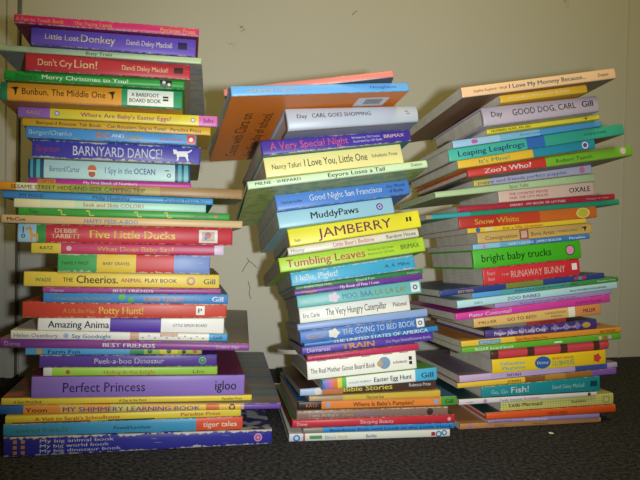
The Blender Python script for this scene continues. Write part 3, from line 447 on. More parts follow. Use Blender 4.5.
    {'id': 'L5', 'stack': 'L', 'kind': 'b', 'label': 'bright green book with white bold lettering, between the thick red and thick orange books', 'loc': [-0.325, 0.643, 0.401], 'X': [0.9781, 0.2079, 0.0102], 'Y': [-0.2069, 0.9765, -0.0601], 'L': 0.1796, 'W': 0.1616, 't': [0.00971, 0.00949, 0.0094, 0.00917], 'col': '1f9a34', 'segs': [], 'tx': [('n', "Disney's", 0.0631, 0.1719, 0.23, 0.671, '0e5a22', 1), ('t', 'Merry Christmas to You!', 0.2013, 0.6747, 0.25, 0.691, 'e8f0e0', 1)], 'sh': [('spine_picture', 'rect', 0.8575, 0.927, 0.15, 0.85, '20242a'), ('spine_picture', 'disc', 0.8806, 0.6, 0.0018, 'd8d8d0'), ('spine_picture', 'disc', 0.9096, 0.38, 0.0016, 'd8d8d0')], 'top': '1f9a34', 'bot': '1f9a34', 'wear': 0.35, 'bulge': 0.0015},
    {'id': 'L4', 'stack': 'L', 'kind': 'b', 'label': 'thick red board book with cream lettering near the top of the left stack', 'loc': [-0.3043, 0.644, 0.4113], 'X': [0.9781, 0.2079, 0.009], 'Y': [-0.207, 0.9764, -0.062], 'L': 0.165, 'W': 0.1485, 't': [0.01868, 0.01554, 0.01839, 0.01525], 'col': 'c23038', 'segs': [], 'tx': [('t', "Don't Cry", 0.075, 0.2739, 0.308, 0.676, 'efd9a0', 0), ('t', 'Lion!', 0.2887, 0.4229, 0.29, 0.769, 'f3dfa4', 0), ('a', 'Dandi Daley Mackall', 0.5742, 0.8589, 0.347, 0.66, 'efd9a8', 0)], 'sh': [('publisher_mark', 'rect', 0.8967, 0.9536, 0.34, 0.74, '38181c')], 'top': 'c23038', 'bot': '9c8c78', 'wear': 0.35},
    {'id': 'L3', 'stack': 'L', 'kind': 'p', 'label': 'large pale green picture book with bluish underside, under the violet-blue book at left', 'loc': [-0.3326, 0.6413, 0.4302], 'X': [0.9863, 0.165, -0.0073], 'Y': [-0.1652, 0.9842, -0.0643], 'L': 0.2049, 'W': 0.245, 't': [0.00608, 0.00684, 0.00564, 0.00641], 'col': 'b9cf9c', 'segs': [], 'tx': [('t', 'Busy Train', 0.4253, 0.5518, 0.211, 0.717, '3a4038', 0)], 'sh': [], 'top': 'b9cf9c', 'bot': 'a8a498', 'wear': 0.5, 'bcol2': '7c90a8', 'bpat': 'mottle'},
    {'id': 'L2', 'stack': 'L', 'kind': 'b', 'label': 'thick violet-blue board book second from the top of the left stack', 'loc': [-0.297, 0.6396, 0.4369], 'X': [0.9781, 0.2079, -0.0065], 'Y': [-0.2079, 0.9759, -0.0659], 'L': 0.164, 'W': 0.1476, 't': [0.01701, 0.01898, 0.01673, 0.01869], 'col': '6a50c0', 'segs': [], 'tx': [('t', 'Little Lost', 0.0837, 0.2828, 0.347, 0.678, 'f3e6b8', 0), ('t', 'Donkey', 0.2946, 0.4982, 0.33, 0.771, 'f5e8b4', 0), ('a', 'Dandi Daley Mackall', 0.5681, 0.8495, 0.367, 0.68, 'efe6cc', 0)], 'sh': [('publisher_mark', 'rect', 0.8872, 0.9441, 0.34, 0.74, '2a2050')], 'top': '6a50c0', 'bot': '6a50c0', 'wear': 0.3},
    {'id': 'L1', 'stack': 'L', 'kind': 'p', 'label': 'wide worn magenta book lying on the very top of the left stack', 'loc': [-0.3088, 0.6294, 0.4546], 'X': [0.9781, 0.2079, 0.0055], 'Y': [-0.2071, 0.976, -0.0678], 'L': 0.1806, 'W': 0.17, 't': [0.00874, 0.00877, 0.00841, 0.00845], 'col': 'd8286f', 'segs': [], 'tx': [('t', 'A Fun to Touch Book', 0.0102, 0.259, 0.23, 0.69, 'f0a030', 1), ('t', 'The Fuzzy Lamb', 0.3091, 0.5153, 0.23, 0.69, 'f0a030', 1), ('p', 'Portman Press', 0.7822, 0.9771, 0.23, 0.69, 'f0b040', 1)], 'sh': [], 'top': 'd8286f', 'bot': '8c1648', 'wear': 0.8},
    {'id': 'M30', 'stack': 'M', 'kind': 'p', 'label': 'white book with coloured lettering at the bottom of the middle stack', 'loc': [-0.032, 0.7433, 0.0001], 'X': [0.9877, 0.1564, -0.0], 'Y': [-0.1564, 0.9877, -0.0], 'L': 0.2011, 'W': 0.25, 't': [0.00954, 0.00882, 0.00702, 0.0063], 'col': 'dcdcd0', 'segs': [(0.0837, 'c8d0dc'), (0.0957, 'c05048'), (1.0, 'dcdccf')], 'tx': [('t', "Elmo's", 0.2165, 0.2834, 0.269, 0.674, '70a0c8', 0), ('t', 'World', 0.2926, 0.3507, 0.269, 0.674, 'c0a848', 0), ('t', 'Berlist', 0.4679, 0.5332, 0.269, 0.692, '4858a0', 1), ('n', '1', 0.8776, 0.8968, 0.212, 0.764, 'c83c3c', 1)], 'sh': [('spine_picture', 'rect', 0.1228, 0.1983, 0.28, 0.72, '4c9860'), ('spine_picture', 'ring', 0.0448, 0.45, 0.0055, '4470b8'), ('spine_picture', 'ring', 0.9258, 0.45, 0.0045, '3c7cc0'), ('spine_picture', 'ring', 0.9612, 0.6, 0.0037, '3c7cc0')], 'top': 'dcdcd0', 'bot': 'dcdcd0', 'wear': 0.25},
    {'id': 'M29', 'stack': 'M', 'kind': 'p', 'label': 'thin bright blue book with grey left end, second from bottom of the middle stack', 'loc': [-0.0156, 0.7455, 0.0098], 'X': [0.9848, 0.1736, -0.0037], 'Y': [-0.1737, 0.9848, -0.01], 'L': 0.1913, 'W': 0.2, 't': [0.0061, 0.00691, 0.00409, 0.00491], 'col': '2880d0', 'segs': [(0.1271, '8c8478'), (1.0, '2c84d4')], 'tx': [('t', 'Rainbow Fish said Look at the Little Hook', 0.1719, 0.9828, 0.231, 0.746, '143c78', 1)], 'sh': [], 'top': '2880d0', 'bot': '2880d0', 'wear': 0.35},
    {'id': 'M28', 'stack': 'M', 'kind': 'h', 'label': 'red book with white italic lettering, third up from the floor in the middle stack', 'loc': [-0.0288, 0.7449, 0.016], 'X': [0.9848, 0.1736, 0.0005], 'Y': [-0.1736, 0.9846, -0.0201], 'L': 0.2056, 'W': 0.19, 't': [0.00983, 0.00957, 0.00792, 0.00766], 'col': 'cc2c3c', 'segs': [], 'tx': [('n', 'Disney', 0.0293, 0.0911, 0.288, 0.675, 'f0dcdc', 0), ('t', 'Sleeping Beauty', 0.4058, 0.6116, 0.29, 0.75, 'f0c8cc', 0)], 'sh': [('publisher_mark', 'disc', 0.9615, 0.5, 0.0024, 'e0a0a0')], 'top': '44702c', 'bot': 'cc2c3c', 'wear': 0.35},
    {'id': 'M27', 'stack': 'M', 'kind': 'b', 'label': 'taupe brown book with pale lettering, fourth up from the floor in the middle stack', 'loc': [-0.0237, 0.7461, 0.026], 'X': [0.9848, 0.1736, -0.0007], 'Y': [-0.1736, 0.9844, -0.0301], 'L': 0.1914, 'W': 0.18, 't': [0.01005, 0.01005, 0.00824, 0.00824], 'col': '8c6c60', 'segs': [], 'tx': [('a', "Tom Arma's", 0.0728, 0.2648, 0.27, 0.711, 'd4c4b4', 0), ('t', 'Zoo', 0.2907, 0.3621, 0.27, 0.711, 'b8a048', 1), ('t', 'Babies', 0.3882, 0.5459, 0.27, 0.711, '987498', 1)], 'sh': [('publisher_mark', 'disc', 0.8734, 0.5, 0.0042, '3c2824')], 'top': '8c6c60', 'bot': '8c6c60', 'wear': 0.8},
    {'id': 'M26', 'stack': 'M', 'kind': 'b', 'label': 'orange book with black left end and green right end, low in the middle stack', 'loc': [-0.0227, 0.7523, 0.036], 'X': [0.9848, 0.1736, -0.0007], 'Y': [-0.1735, 0.984, -0.0401], 'L': 0.2029, 'W': 0.2, 't': [0.00988, 0.01129, 0.00787, 0.00928], 'col': 'e8802c', 'segs': [(0.1437, '2c201c'), (0.8953, 'e8842c'), (1.0, '4c9c38')], 'tx': [('a', 'KATZ', 0.0499, 0.1194, 0.308, 0.676, 'e0782c', 1), ('t', "Where Is Baby's Pumpkin?", 0.3368, 0.7178, 0.25, 0.729, '58240c', 1), ('p', 'Gill', 0.9214, 0.9737, 0.289, 0.712, '183c18', 1)], 'sh': [('spine_picture', 'disc', 0.1833, 0.5, 0.0028, '88a8d0'), ('spine_picture', 'disc', 0.8628, 0.5, 0.0031, '88a8d0')], 'top': '2c6498', 'bot': 'e8802c', 'wear': 0.35},
    {'id': 'M25', 'stack': 'M', 'kind': 'p', 'label': 'thin mustard book with a tan left end, on the orange pumpkin book', 'loc': [-0.0092, 0.7528, 0.0462], 'X': [0.9848, 0.1736, 0.0062], 'Y': [-0.1731, 0.9836, -0.0501], 'L': 0.1668, 'W': 0.18, 't': [0.00613, 0.00868, 0.00433, 0.00687], 'col': 'd8b43c', 'segs': [(0.2512, 'b89870'), (1.0, 'd8b440')], 'tx': [('t', 'The Lost Son', 0.4239, 0.5568, 0.211, 0.717, '38300c', 1)], 'sh': [], 'top': 'd8b43c', 'bot': 'd8b43c', 'wear': 0.3},
    {'id': 'M24', 'stack': 'M', 'kind': 'b', 'label': 'dark brown book with bold yellow lettering, low in the middle stack', 'loc': [-0.0203, 0.7555, 0.052], 'X': [0.9814, 0.1908, 0.0204], 'Y': [-0.1892, 0.9801, -0.0605], 'L': 0.1745, 'W': 0.17, 't': [0.00829, 0.01467, 0.00648, 0.01286], 'col': '54382c', 'segs': [(0.1555, 'a8bce0'), (0.306, 'c87848'), (1.0, '50382e')], 'tx': [('t', 'Bible Stories', 0.3096, 0.665, 0.252, 0.804, 'ecd83c', 1), ('p', 'Rebecca Press', 0.7921, 0.9549, 0.366, 0.661, 'e4dcd0', 1)], 'sh': [('spine_picture', 'disc', 0.1271, 0.5, 0.0051, 'e0dcd8')], 'top': '5c3a28', 'bot': '54382c', 'wear': 0.3},
    {'id': 'M23', 'stack': 'M', 'kind': 'b', 'label': 'book with rainbow left end, white middle and cyan right end, low in middle stack', 'loc': [0.0064, 0.7443, 0.063], 'X': [0.98, 0.1905, 0.057], 'Y': [-0.1864, 0.9799, -0.0709], 'L': 0.1453, 'W': 0.165, 't': [0.0119, 0.01556, 0.01019, 0.01385], 'col': 'e8ece4', 'segs': [(0.0251, '3878c8'), (0.0587, '9878c0'), (0.0923, 'd070a0'), (0.1302, 'e07838'), (0.1683, 'e8c838'), (0.2064, '60b850'), (0.8035, 'e8ebe2'), (1.0, '48b0dc')], 'tx': [('a', 'CHUCK MURPHY', 0.2234, 0.4161, 0.364, 0.529, '707068', 0), ('t', 'Easter Egg Hunt', 0.442, 0.7698, 0.309, 0.714, '181818', 1), ('p', 'Gill', 0.8541, 0.9614, 0.289, 0.694, '1c3448', 1)], 'sh': [], 'top': '58a03c', 'bot': 'e8ece4', 'wear': 0.15},
    {'id': 'M22', 'stack': 'M', 'kind': 'b', 'label': 'thick white board book with a small round picture at right, low in the middle stack', 'loc': [-0.011, 0.7486, 0.0732], 'X': [0.9799, 0.1816, 0.0828], 'Y': [-0.1751, 0.9813, -0.0803], 'L': 0.1372, 'W': 0.15, 't': [0.02186, 0.02227, 0.02036, 0.02077], 'col': 'f0ece2', 'segs': [], 'tx': [('t', 'The Real Mother Goose Board Book', 0.0284, 0.6122, 0.326, 0.602, '28241c', 0), ('p', 'scholastic', 0.7792, 0.9104, 0.404, 0.569, '606060', 1)], 'sh': [('spine_picture', 'disc', 0.7001, 0.5, 0.0075, '7898b8'), ('spine_picture', 'disc', 0.6584, 0.48, 0.0038, 'c0a078'), ('publisher_mark', 'rect', 0.9292, 0.9575, 0.52, 0.72, '18181c'), ('publisher_mark', 'rect', 0.9292, 0.9575, 0.28, 0.46, '18181c'), ('spine_picture', 'rect', 0.0951, 0.1756, 0.955, 0.995, '38343c'), ('spine_picture', 'rect', 0.2926, 0.3742, 0.955, 0.995, '38343c'), ('spine_picture', 'rect', 0.4927, 0.5754, 0.955, 0.995, '38343c'), ('spine_picture', 'rect', 0.6955, 0.7792, 0.955, 0.995, '38343c'), ('spine_picture', 'rect', 0.8447, 0.9292, 0.955, 0.995, '38343c')], 'top': 'f0ece2', 'bot': 'f0ece2', 'wear': 0.1},
    {'id': 'M21', 'stack': 'M', 'kind': 'b', 'label': 'crimson board book with big rounded grey corners sticking out behind the middle stack', 'loc': [-0.0124, 0.7514, 0.0951], 'X': [0.9796, 0.1816, 0.0858], 'Y': [-0.1738, 0.9806, -0.0902], 'L': 0.1407, 'W': 0.19, 't': [0.00646, 0.00759, 0.00456, 0.00569], 'col': 'cc2c5c', 'segs': [], 'tx': [('t', 'FUNNY FARM FRIENDS', 0.0434, 0.467, 0.259, 0.673, '8c1c40', 1)], 'sh': [], 'top': '7c7060', 'bot': 'cc2c5c', 'wear': 0.4, 'rc': 0.03, 'lobe': 1},
    {'id': 'M20', 'stack': 'M', 'kind': 'b', 'label': 'purple book with orange-yellow capitals at its middle, low in the middle stack', 'loc': [-0.0193, 0.7668, 0.0997], 'X': [0.9789, 0.1814, 0.0939], 'Y': [-0.172, 0.98, -0.1001], 'L': 0.17, 'W': 0.14, 't': [0.00966, 0.01102, 0.00826, 0.00962], 'col': '5c3cac', 'segs': [], 'tx': [('a', 'Demarest', 0.0396, 0.2133, 0.21, 0.689, 'e4dcf0', 0), ('t', 'TRAIN', 0.2991, 0.5412, 0.154, 0.798, 'e8a828', 1), ('p', 'Dot Magee Davies/Demarest Books', 0.6332, 0.9802, 0.327, 0.64, 'd4c8e8', 0)], 'sh': [], 'top': '5c3cac', 'bot': '5c3cac', 'wear': 0.3},
    {'id': 'M19', 'stack': 'M', 'kind': 'p', 'label': 'very thin blue book with bold white capitals, on the purple train book', 'loc': [-0.0166, 0.7647, 0.1102], 'X': [0.9781, 0.1813, 0.1019], 'Y': [-0.1701, 0.9793, -0.1098], 'L': 0.1732, 'W': 0.14, 't': [0.00443, 0.00688, 0.00303, 0.00549], 'col': '3484c8', 'segs': [], 'tx': [('t', 'THE UNITED STATES OF AMERICA', 0.2097, 0.9187, 0.115, 0.805, 'eef2f4', 1)], 'sh': [], 'top': '3484c8', 'bot': '3484c8', 'wear': 0.4},
    {'id': 'M18', 'stack': 'M', 'kind': 'b', 'label': 'blue board book with pale hand-drawn capitals and a white square, in the middle stack', 'loc': [-0.021, 0.7619, 0.1145], 'X': [0.9766, 0.181, 0.116], 'Y': [-0.1672, 0.9787, -0.1195], 'L': 0.161, 'W': 0.14, 't': [0.01533, 0.01319, 0.01393, 0.01179], 'col': '3c70c4', 'segs': [], 'tx': [('a', 'Boynton', 0.0538, 0.1972, 0.268, 0.655, 'c8a470', 0), ('t', 'THE GOING TO BED BOOK', 0.3303, 0.9134, 0.252, 0.785, 'd4e4f4', 0)], 'sh': [('spine_picture', 'flower', 0.2636, 0.5, 0.0077, 'e0dccc'), ('publisher_mark', 'rect', 0.9257, 0.9876, 0.1, 0.9, 'e8e8e0'), ('publisher_mark', 'ring', 0.9562, 0.5, 0.0028, '303840')], 'top': '3c70c4', 'bot': '3c70c4', 'wear': 0.45},
    {'id': 'M17', 'stack': 'M', 'kind': 'p', 'label': 'plain periwinkle book with a blank spine, under the thick white book', 'loc': [-0.025, 0.7701, 0.1288], 'X': [0.9781, 0.1813, 0.1027], 'Y': [-0.1675, 0.9773, -0.1295], 'L': 0.1687, 'W': 0.14, 't': [0.00796, 0.00968, 0.00657, 0.00829], 'col': '8ca8dc', 'segs': [], 'tx': [], 'sh': [], 'top': '8ca8dc', 'bot': '8ca8dc', 'wear': 0.35},
    {'id': 'M16', 'stack': 'M', 'kind': 'b', 'label': 'thick white board book with fine black lettering, halfway down the middle stack', 'loc': [-0.0224, 0.7794, 0.1363], 'X': [0.977, 0.1811, 0.1129], 'Y': [-0.1649, 0.9764, -0.1392], 'L': 0.1443, 'W': 0.14, 't': [0.01923, 0.02017, 0.01784, 0.01878], 'col': 'f0ece0', 'segs': [], 'tx': [('a', 'Eric Carle', 0.0307, 0.1762, 0.306, 0.601, '38342c', 0), ('t', 'The Very Hungry Caterpillar', 0.2339, 0.7818, 0.31, 0.751, '201c18', 0), ('p', 'Philomel', 0.8418, 0.9673, 0.346, 0.622, '302c28', 0)], 'sh': [], 'top': 'f0ece0', 'bot': 'f0ece0', 'wear': 0.15, 'rc': 0.02},
    {'id': 'M15', 'stack': 'M', 'kind': 'b', 'label': 'turquoise book with blue and ochre hand-drawn capitals, in the middle stack', 'loc': [-0.0256, 0.7723, 0.1565], 'X': [0.9762, 0.1809, 0.1194], 'Y': [-0.1626, 0.9754, -0.1488], 'L': 0.1612, 'W': 0.14, 't': [0.01508, 0.0167, 0.0137, 0.01532], 'col': '70c4bc', 'segs': [], 'tx': [('a', 'Boynton', 0.0373, 0.2255, 0.268, 0.655, 'd0ece4', 0), ('t', 'MOO, BAA,', 0.3565, 0.602, 0.27, 0.711, '5888c0', 0), ('t', 'LA LA LA!', 0.6182, 0.8685, 0.27, 0.711, 'a8a44c', 1)], 'sh': [('spine_picture', 'flower', 0.2889, 0.5, 0.0078, 'ecd4e0'), ('publisher_mark', 'rect', 0.9141, 0.985, 0.14, 0.88, 'e8f0ec'), ('publisher_mark', 'ring', 0.9491, 0.5, 0.0031, '303c40')], 'top': '70c4bc', 'bot': '70c4bc', 'wear': 0.25},
    {'id': 'M14', 'stack': 'M', 'kind': 'p', 'label': 'very thin violet book with white lettering, above the turquoise book', 'loc': [-0.0298, 0.7616, 0.1729], 'X': [0.975, 0.1807, 0.1295], 'Y': [-0.1596, 0.9744, -0.1582], 'L': 0.1647, 'W': 0.14, 't': [0.00652, 0.00745, 0.00514, 0.00607], 'col': '6c349c', 'segs': [], 'tx': [('a', 'Maggie', 0.0601, 0.1696, 0.211, 0.717, 'e08c2c', 1), ('t', 'My Book of Pets I Love', 0.3492, 0.6528, 0.231, 0.746, 'f0e4f4', 1)], 'sh': [], 'top': '6c349c', 'bot': '6c349c', 'wear': 0.5},
    {'id': 'M13', 'stack': 'M', 'kind': 'p', 'label': 'very thin dark green book between the cyan and the violet books', 'loc': [-0.0291, 0.7691, 0.1787], 'X': [0.9681, 0.2146, 0.1291], 'Y': [-0.1912, 0.9663, -0.1724], 'L': 0.1679, 'W': 0.14, 't': [0.00512, 0.00643, 0.0037, 0.00501], 'col': '3c8c4c', 'segs': [], 'tx': [('t', 'CHRISTMAS FUN', 0.0674, 0.2721, 0.211, 0.717, 'e0ecd8', 1), ('t', 'Board Fun', 0.4652, 0.6063, 0.211, 0.717, 'e0ecd8', 1), ('p', 'Paradise', 0.8699, 0.9592, 0.259, 0.673, 'c8dcc0', 0)], 'sh': [], 'top': '3c8c4c', 'bot': '3c8c4c', 'wear': 0.4},
    {'id': 'M12', 'stack': 'M', 'kind': 'b', 'label': 'cyan book with chipped cream edges and white title, in the middle stack', 'loc': [-0.0331, 0.7627, 0.1844], 'X': [0.9671, 0.2144, 0.137], 'Y': [-0.1882, 0.9651, -0.1821], 'L': 0.1609, 'W': 0.14, 't': [0.01628, 0.01845, 0.01486, 0.01702], 'col': '44b4dc', 'segs': [], 'tx': [('t', 'Hello, Piglet!', 0.0386, 0.3647, 0.31, 0.751, 'eaf4f0', 1), ('a', 'A. A. Milne', 0.7499, 0.9537, 0.365, 0.604, '1c4c74', 0)], 'sh': [], 'top': '44b4dc', 'bot': '44b4dc', 'wear': 1.0},
    {'id': 'M11', 'stack': 'M', 'kind': 'b', 'label': 'thick lime green book with a crimson title, halfway up the middle stack', 'loc': [-0.0459, 0.7404, 0.2025], 'X': [0.9652, 0.214, 0.1505], 'Y': [-0.1839, 0.9641, -0.1915], 'L': 0.184, 'W': 0.19, 't': [0.01735, 0.0178, 0.01546, 0.01591], 'col': 'b0d830', 'segs': [], 'tx': [('t', 'Tumbling Leaves', 0.0458, 0.575, 0.232, 0.784, 'd03c58', 1), ('a', 'Written by Gill Davies', 0.5958, 0.7781, 0.564, 0.729, '6c8c38', 0), ('a', 'Illustrated by Gill Guile', 0.5958, 0.7781, 0.284, 0.449, '6c8c38', 0), ('p', 'BRIMAX', 0.8278, 0.9603, 0.347, 0.678, '48601c', 0)], 'sh': [], 'top': 'b0d830', 'bot': 'b0d830', 'wear': 0.25},
    {'id': 'M10', 'stack': 'M', 'kind': 'h', 'label': 'cream book with a fine red title, above the thick lime green book', 'loc': [-0.0366, 0.7374, 0.2229], 'X': [0.9648, 0.2139, 0.1529], 'Y': [-0.1815, 0.9626, -0.2011], 'L': 0.1647, 'W': 0.165, 't': [0.0095, 0.01067, 0.00804, 0.00921], 'col': 'e4dcc4', 'segs': [], 'tx': [('a', 'Hissey', 0.0219, 0.1209, 0.259, 0.692, '88a0a8', 0), ('t', "Little Bear's Bedtime", 0.3368, 0.6459, 0.261, 0.748, 'd85c58', 0), ('p', 'Random House', 0.7431, 0.972, 0.26, 0.72, '4c4840', 0)], 'sh': [], 'top': 'e4dcc4', 'bot': 'e4dcc4', 'wear': 0.2},
    {'id': 'M9', 'stack': 'M', 'kind': 'b', 'label': 'thick bright yellow book with large plum capitals, in the middle stack', 'loc': [-0.0349, 0.7353, 0.2337], 'X': [0.9637, 0.2136, 0.1601], 'Y': [-0.1784, 0.9614, -0.2093], 'L': 0.1652, 'W': 0.16, 't': [0.02054, 0.02117, 0.02054, 0.02117], 'col': 'f0e22c', 'segs': [], 'tx': [('t', 'JAMBERRY', 0.2137, 0.7716, 0.232, 0.784, '90385c', 0), ('a', 'Degen', 0.0377, 0.0815, 0.204, 0.388, '4c4420', 0)], 'sh': [('publisher_mark', 'rect', 0.8892, 0.9057, 0.42, 0.68, '28240c'), ('publisher_mark', 'rect', 0.9152, 0.931, 0.42, 0.68, '28240c')], 'top': 'f0e22c', 'bot': 'f0e22c', 'wear': 0.12},
    {'id': 'M8', 'stack': 'M', 'kind': 'b', 'label': 'thick light blue book with black hand-drawn title and purple disc, in the middle stack', 'loc': [-0.0471, 0.7251, 0.2544], 'X': [0.9543, 0.2557, 0.1545], 'Y': [-0.2199, 0.9513, -0.2163], 'L': 0.1438, 'W': 0.17, 't': [0.01948, 0.01934, 0.01949, 0.01935], 'col': 'a0d0dc', 'segs': [], 'tx': [('t', 'MuddyPaws', 0.2727, 0.6825, 0.309, 0.732, '1c2024', 1)], 'sh': [('publisher_mark', 'disc', 0.8736, 0.5, 0.0042, '5c3c98'), ('publisher_mark', 'ring', 0.8736, 0.5, 0.0026, 'e0d4ec')], 'top': 'a0d0dc', 'bot': 'a0d0dc', 'wear': 0.12},
    {'id': 'M7', 'stack': 'M', 'kind': 'b', 'label': 'blue book with white lettering, directly above the plain light blue book with black letters', 'loc': [-0.0499, 0.7215, 0.2749], 'X': [0.9545, 0.2558, 0.1535], 'Y': [-0.2201, 0.9512, -0.2162], 'L': 0.1667, 'W': 0.17, 't': [0.01846, 0.01739, 0.01852, 0.01744], 'col': '4c84d4', 'segs': [], 'tx': [('a', 'Charlotte Guillain', 0.0353, 0.1852, 0.364, 0.548, '1c2c5c', 0), ('t', 'Good Night San Francisco', 0.2394, 0.7814, 0.349, 0.772, 'e8ecf4', 0), ('p', 'Our World', 0.82, 0.9606, 0.565, 0.786, '1c3468', 0), ('p', 'of Books', 0.8355, 0.9448, 0.225, 0.464, '1c3468', 0)], 'sh': [], 'top': '4c84d4', 'bot': '4c84d4', 'wear': 0.35},
    {'id': 'M6', 'stack': 'M', 'kind': 'h', 'label': 'wide thin pale green book with an olive patterned underside, in the middle stack', 'loc': [-0.0785, 0.677, 0.2964], 'X': [0.9627, 0.2223, 0.1545], 'Y': [-0.1877, 0.9593, -0.2108], 'L': 0.2088, 'W': 0.2, 't': [0.00904, 0.009, 0.0096, 0.00956], 'col': 'cfe8b8', 'segs': [], 'tx': [('a', 'MILNE · SHEPARD', 0.0391, 0.2832, 0.308, 0.695, '38483c', 1), ('t', 'Eeyore Loses a Tail', 0.4304, 0.748, 0.232, 0.765, '202820', 1), ('p', 'Dutton', 0.9016, 0.9663, 0.309, 0.723, '404c40', 0)], 'sh': [], 'top': 'cfe8b8', 'bot': 'b4c060', 'wear': 0.2, 'bcol2': '88a458', 'bpat': 'mottle'},
    {'id': 'M5', 'stack': 'M', 'kind': 'b', 'label': 'thick pale yellow book with slim dark lettering, under the dark purple book', 'loc': [-0.0592, 0.6787, 0.3096], 'X': [0.9555, 0.256, 0.1469], 'Y': [-0.2221, 0.9514, -0.2134], 'L': 0.1607, 'W': 0.165, 't': [0.02238, 0.0224, 0.02369, 0.0237], 'col': 'f2e490', 'segs': [], 'tx': [('a', 'Nancy Tafuri', 0.048, 0.2497, 0.346, 0.603, '3c3828', 0), ('t', 'I Love You, Little One', 0.2744, 0.7313, 0.328, 0.715, '38342c', 0), ('p', 'Scholastic Press', 0.7649, 0.9578, 0.424, 0.608, '504834', 0)], 'sh': [], 'top': 'f2e490', 'bot': 'f2e490', 'wear': 0.1},
    {'id': 'M4', 'stack': 'M', 'kind': 'b', 'label': 'dark purple book with pink italic lettering, high on the middle stack', 'loc': [-0.0634, 0.6744, 0.3328], 'X': [0.9554, 0.256, 0.147], 'Y': [-0.2236, 0.9527, -0.2058], 'L': 0.1733, 'W': 0.18, 't': [0.01645, 0.0132, 0.01807, 0.01481], 'col': '4a349c', 'segs': [], 'tx': [('t', 'A Very Special Night', 0.0535, 0.563, 0.272, 0.805, 'ec6088', 0), ('a', 'Written by Gill Davies', 0.59, 0.782, 0.564, 0.748, 'e0d8ec', 0), ('a', 'Illustrated by Gill Guile', 0.5968, 0.7958, 0.264, 0.448, 'e0d8ec', 0), ('p', 'BRIMAX', 0.8098, 0.9502, 0.406, 0.701, 'e8c0b4', 1)], 'sh': [], 'top': '4a349c', 'bot': '2c7c88', 'wear': 0.5},
    {'id': 'M3', 'stack': 'M', 'kind': 'h', 'label': 'thick pale grey-blue hardcover with slim dark capitals, under the orange-backed book', 'loc': [-0.0356, 0.6591, 0.3575], 'X': [0.958, 0.2567, 0.1279], 'Y': [-0.229, 0.9532, -0.1975], 'L': 0.1482, 'W': 0.14, 't': [0.02445, 0.01817, 0.0257, 0.01919], 'col': 'b6bcc6', 'segs': [], 'tx': [('a', 'Day', 0.0726, 0.1458, 0.484, 0.668, '30303c', 0), ('t', 'CARL GOES SHOPPING', 0.1826, 0.6253, 0.484, 0.687, '2c2c38', 0)], 'sh': [('publisher_mark', 'rect', 0.8931, 0.9211, 0.6, 0.64, '38383c'), ('publisher_mark', 'rect', 0.9051, 0.9291, 0.46, 0.5, '38383c')], 'top': 'b4c0d4', 'bot': '848c9c', 'wear': 0.2, 'bulge': 0.003},
    {'id': 'M2', 'stack': 'M', 'kind': 'p', 'label': 'large book with light blue spine and orange back cover, high on the middle stack', 'loc': [-0.0884, 0.6097, 0.3823], 'X': [0.9533, 0.2824, 0.1071], 'Y': [-0.2588, 0.9466, -0.1921], 'L': 0.1876, 'W': 0.225, 't': [0.01036, 0.00939, 0.01226, 0.01129], 'col': '64a8e4', 'segs': [], 'tx': [('t', 'Clara goes to school', 0.0885, 0.3461, 0.309, 0.723, 'c8b48c', 0), ('p', 'Houghton', 0.7663, 0.9211, 0.347, 0.678, '3c68a0', 0)], 'sh': [], 'top': '64a8e4', 'bot': 'e47a20', 'wear': 0.35, 'bulge': 0.0007},
    {'id': 'M1', 'stack': 'M', 'kind': 'p', 'label': 'thin coral red book tilted askew on the very top of the middle stack', 'loc': [-0.0995, 0.6346, 0.3876], 'X': [0.9885, 0.052, 0.1422], 'Y': [-0.0297, 0.9875, -0.1549], 'L': 0.1734, 'W': 0.16, 't': [0.00715, 0.00715, 0.00715, 0.00715], 'col': 'dc7c70', 'segs': [], 'tx': [], 'sh': [], 'top': 'e07868', 'bot': '4c4840', 'wear': 0.7},
    {'id': 'R39', 'stack': 'R', 'kind': 'p', 'label': 'tan brown book at the bottom of the right stack', 'loc': [0.1851, 0.8017, 0.0001], 'X': [0.9763, 0.2164, 0.0], 'Y': [-0.2164, 0.9763, 0.0], 'L': 0.2062, 'W': 0.19, 't': [0.00763, 0.00633, 0.00704, 0.00574], 'col': 'c08450', 'segs': [], 'tx': [('t', 'Pooh', 0.2383, 0.3005, 0.249, 0.672, '446c50', 0), ('t', 'Poems', 0.5042, 0.6041, 0.249, 0.672, '88502c', 0)], 'sh': [('spine_picture', 'disc', 0.0674, 0.5, 0.0026, '9c78b8')], 'top': 'c08450', 'bot': 'c08450', 'wear': 0.25},
    {'id': 'R38', 'stack': 'R', 'kind': 'p', 'label': 'very thin lilac book resting on the tan bottom book of the right stack', 'loc': [0.2218, 0.807, 0.0077], 'X': [0.9763, 0.2164, -0.0063], 'Y': [-0.2165, 0.9763, -0.0031], 'L': 0.1649, 'W': 0.17, 't': [0.00392, 0.00639, 0.00339, 0.00585], 'col': '9888c8', 'segs': [], 'tx': [('t', 'Choo 1·2·3·4', 0.0548, 0.2017, 0.212, 0.764, '5c5098', 0), ('p', 'WONDERLAND', 0.3153, 0.5191, 0.212, 0.764, 'f0ecf8', 1)], 'sh': [], 'top': '9888c8', 'bot': '9888c8', 'wear': 0.3},
    {'id': 'R37', 'stack': 'R', 'kind': 'h', 'label': 'bright orange hardcover with dark lettering, third up from the floor in the right stack', 'loc': [0.2201, 0.8068, 0.0118], 'X': [0.9763, 0.2164, 0.0086], 'Y': [-0.2164, 0.9763, -0.0063], 'L': 0.1917, 'W': 0.2, 't': [0.00849, 0.01003, 0.00787, 0.00941], 'col': 'e8541c', 'segs': [], 'tx': [('t', 'CURIOUS GEORGE', 0.4551, 0.61, 0.289, 0.694, '7c2c10', 1)], 'sh': [], 'top': '1c4440', 'bot': 'e8541c', 'wear': 0.25},
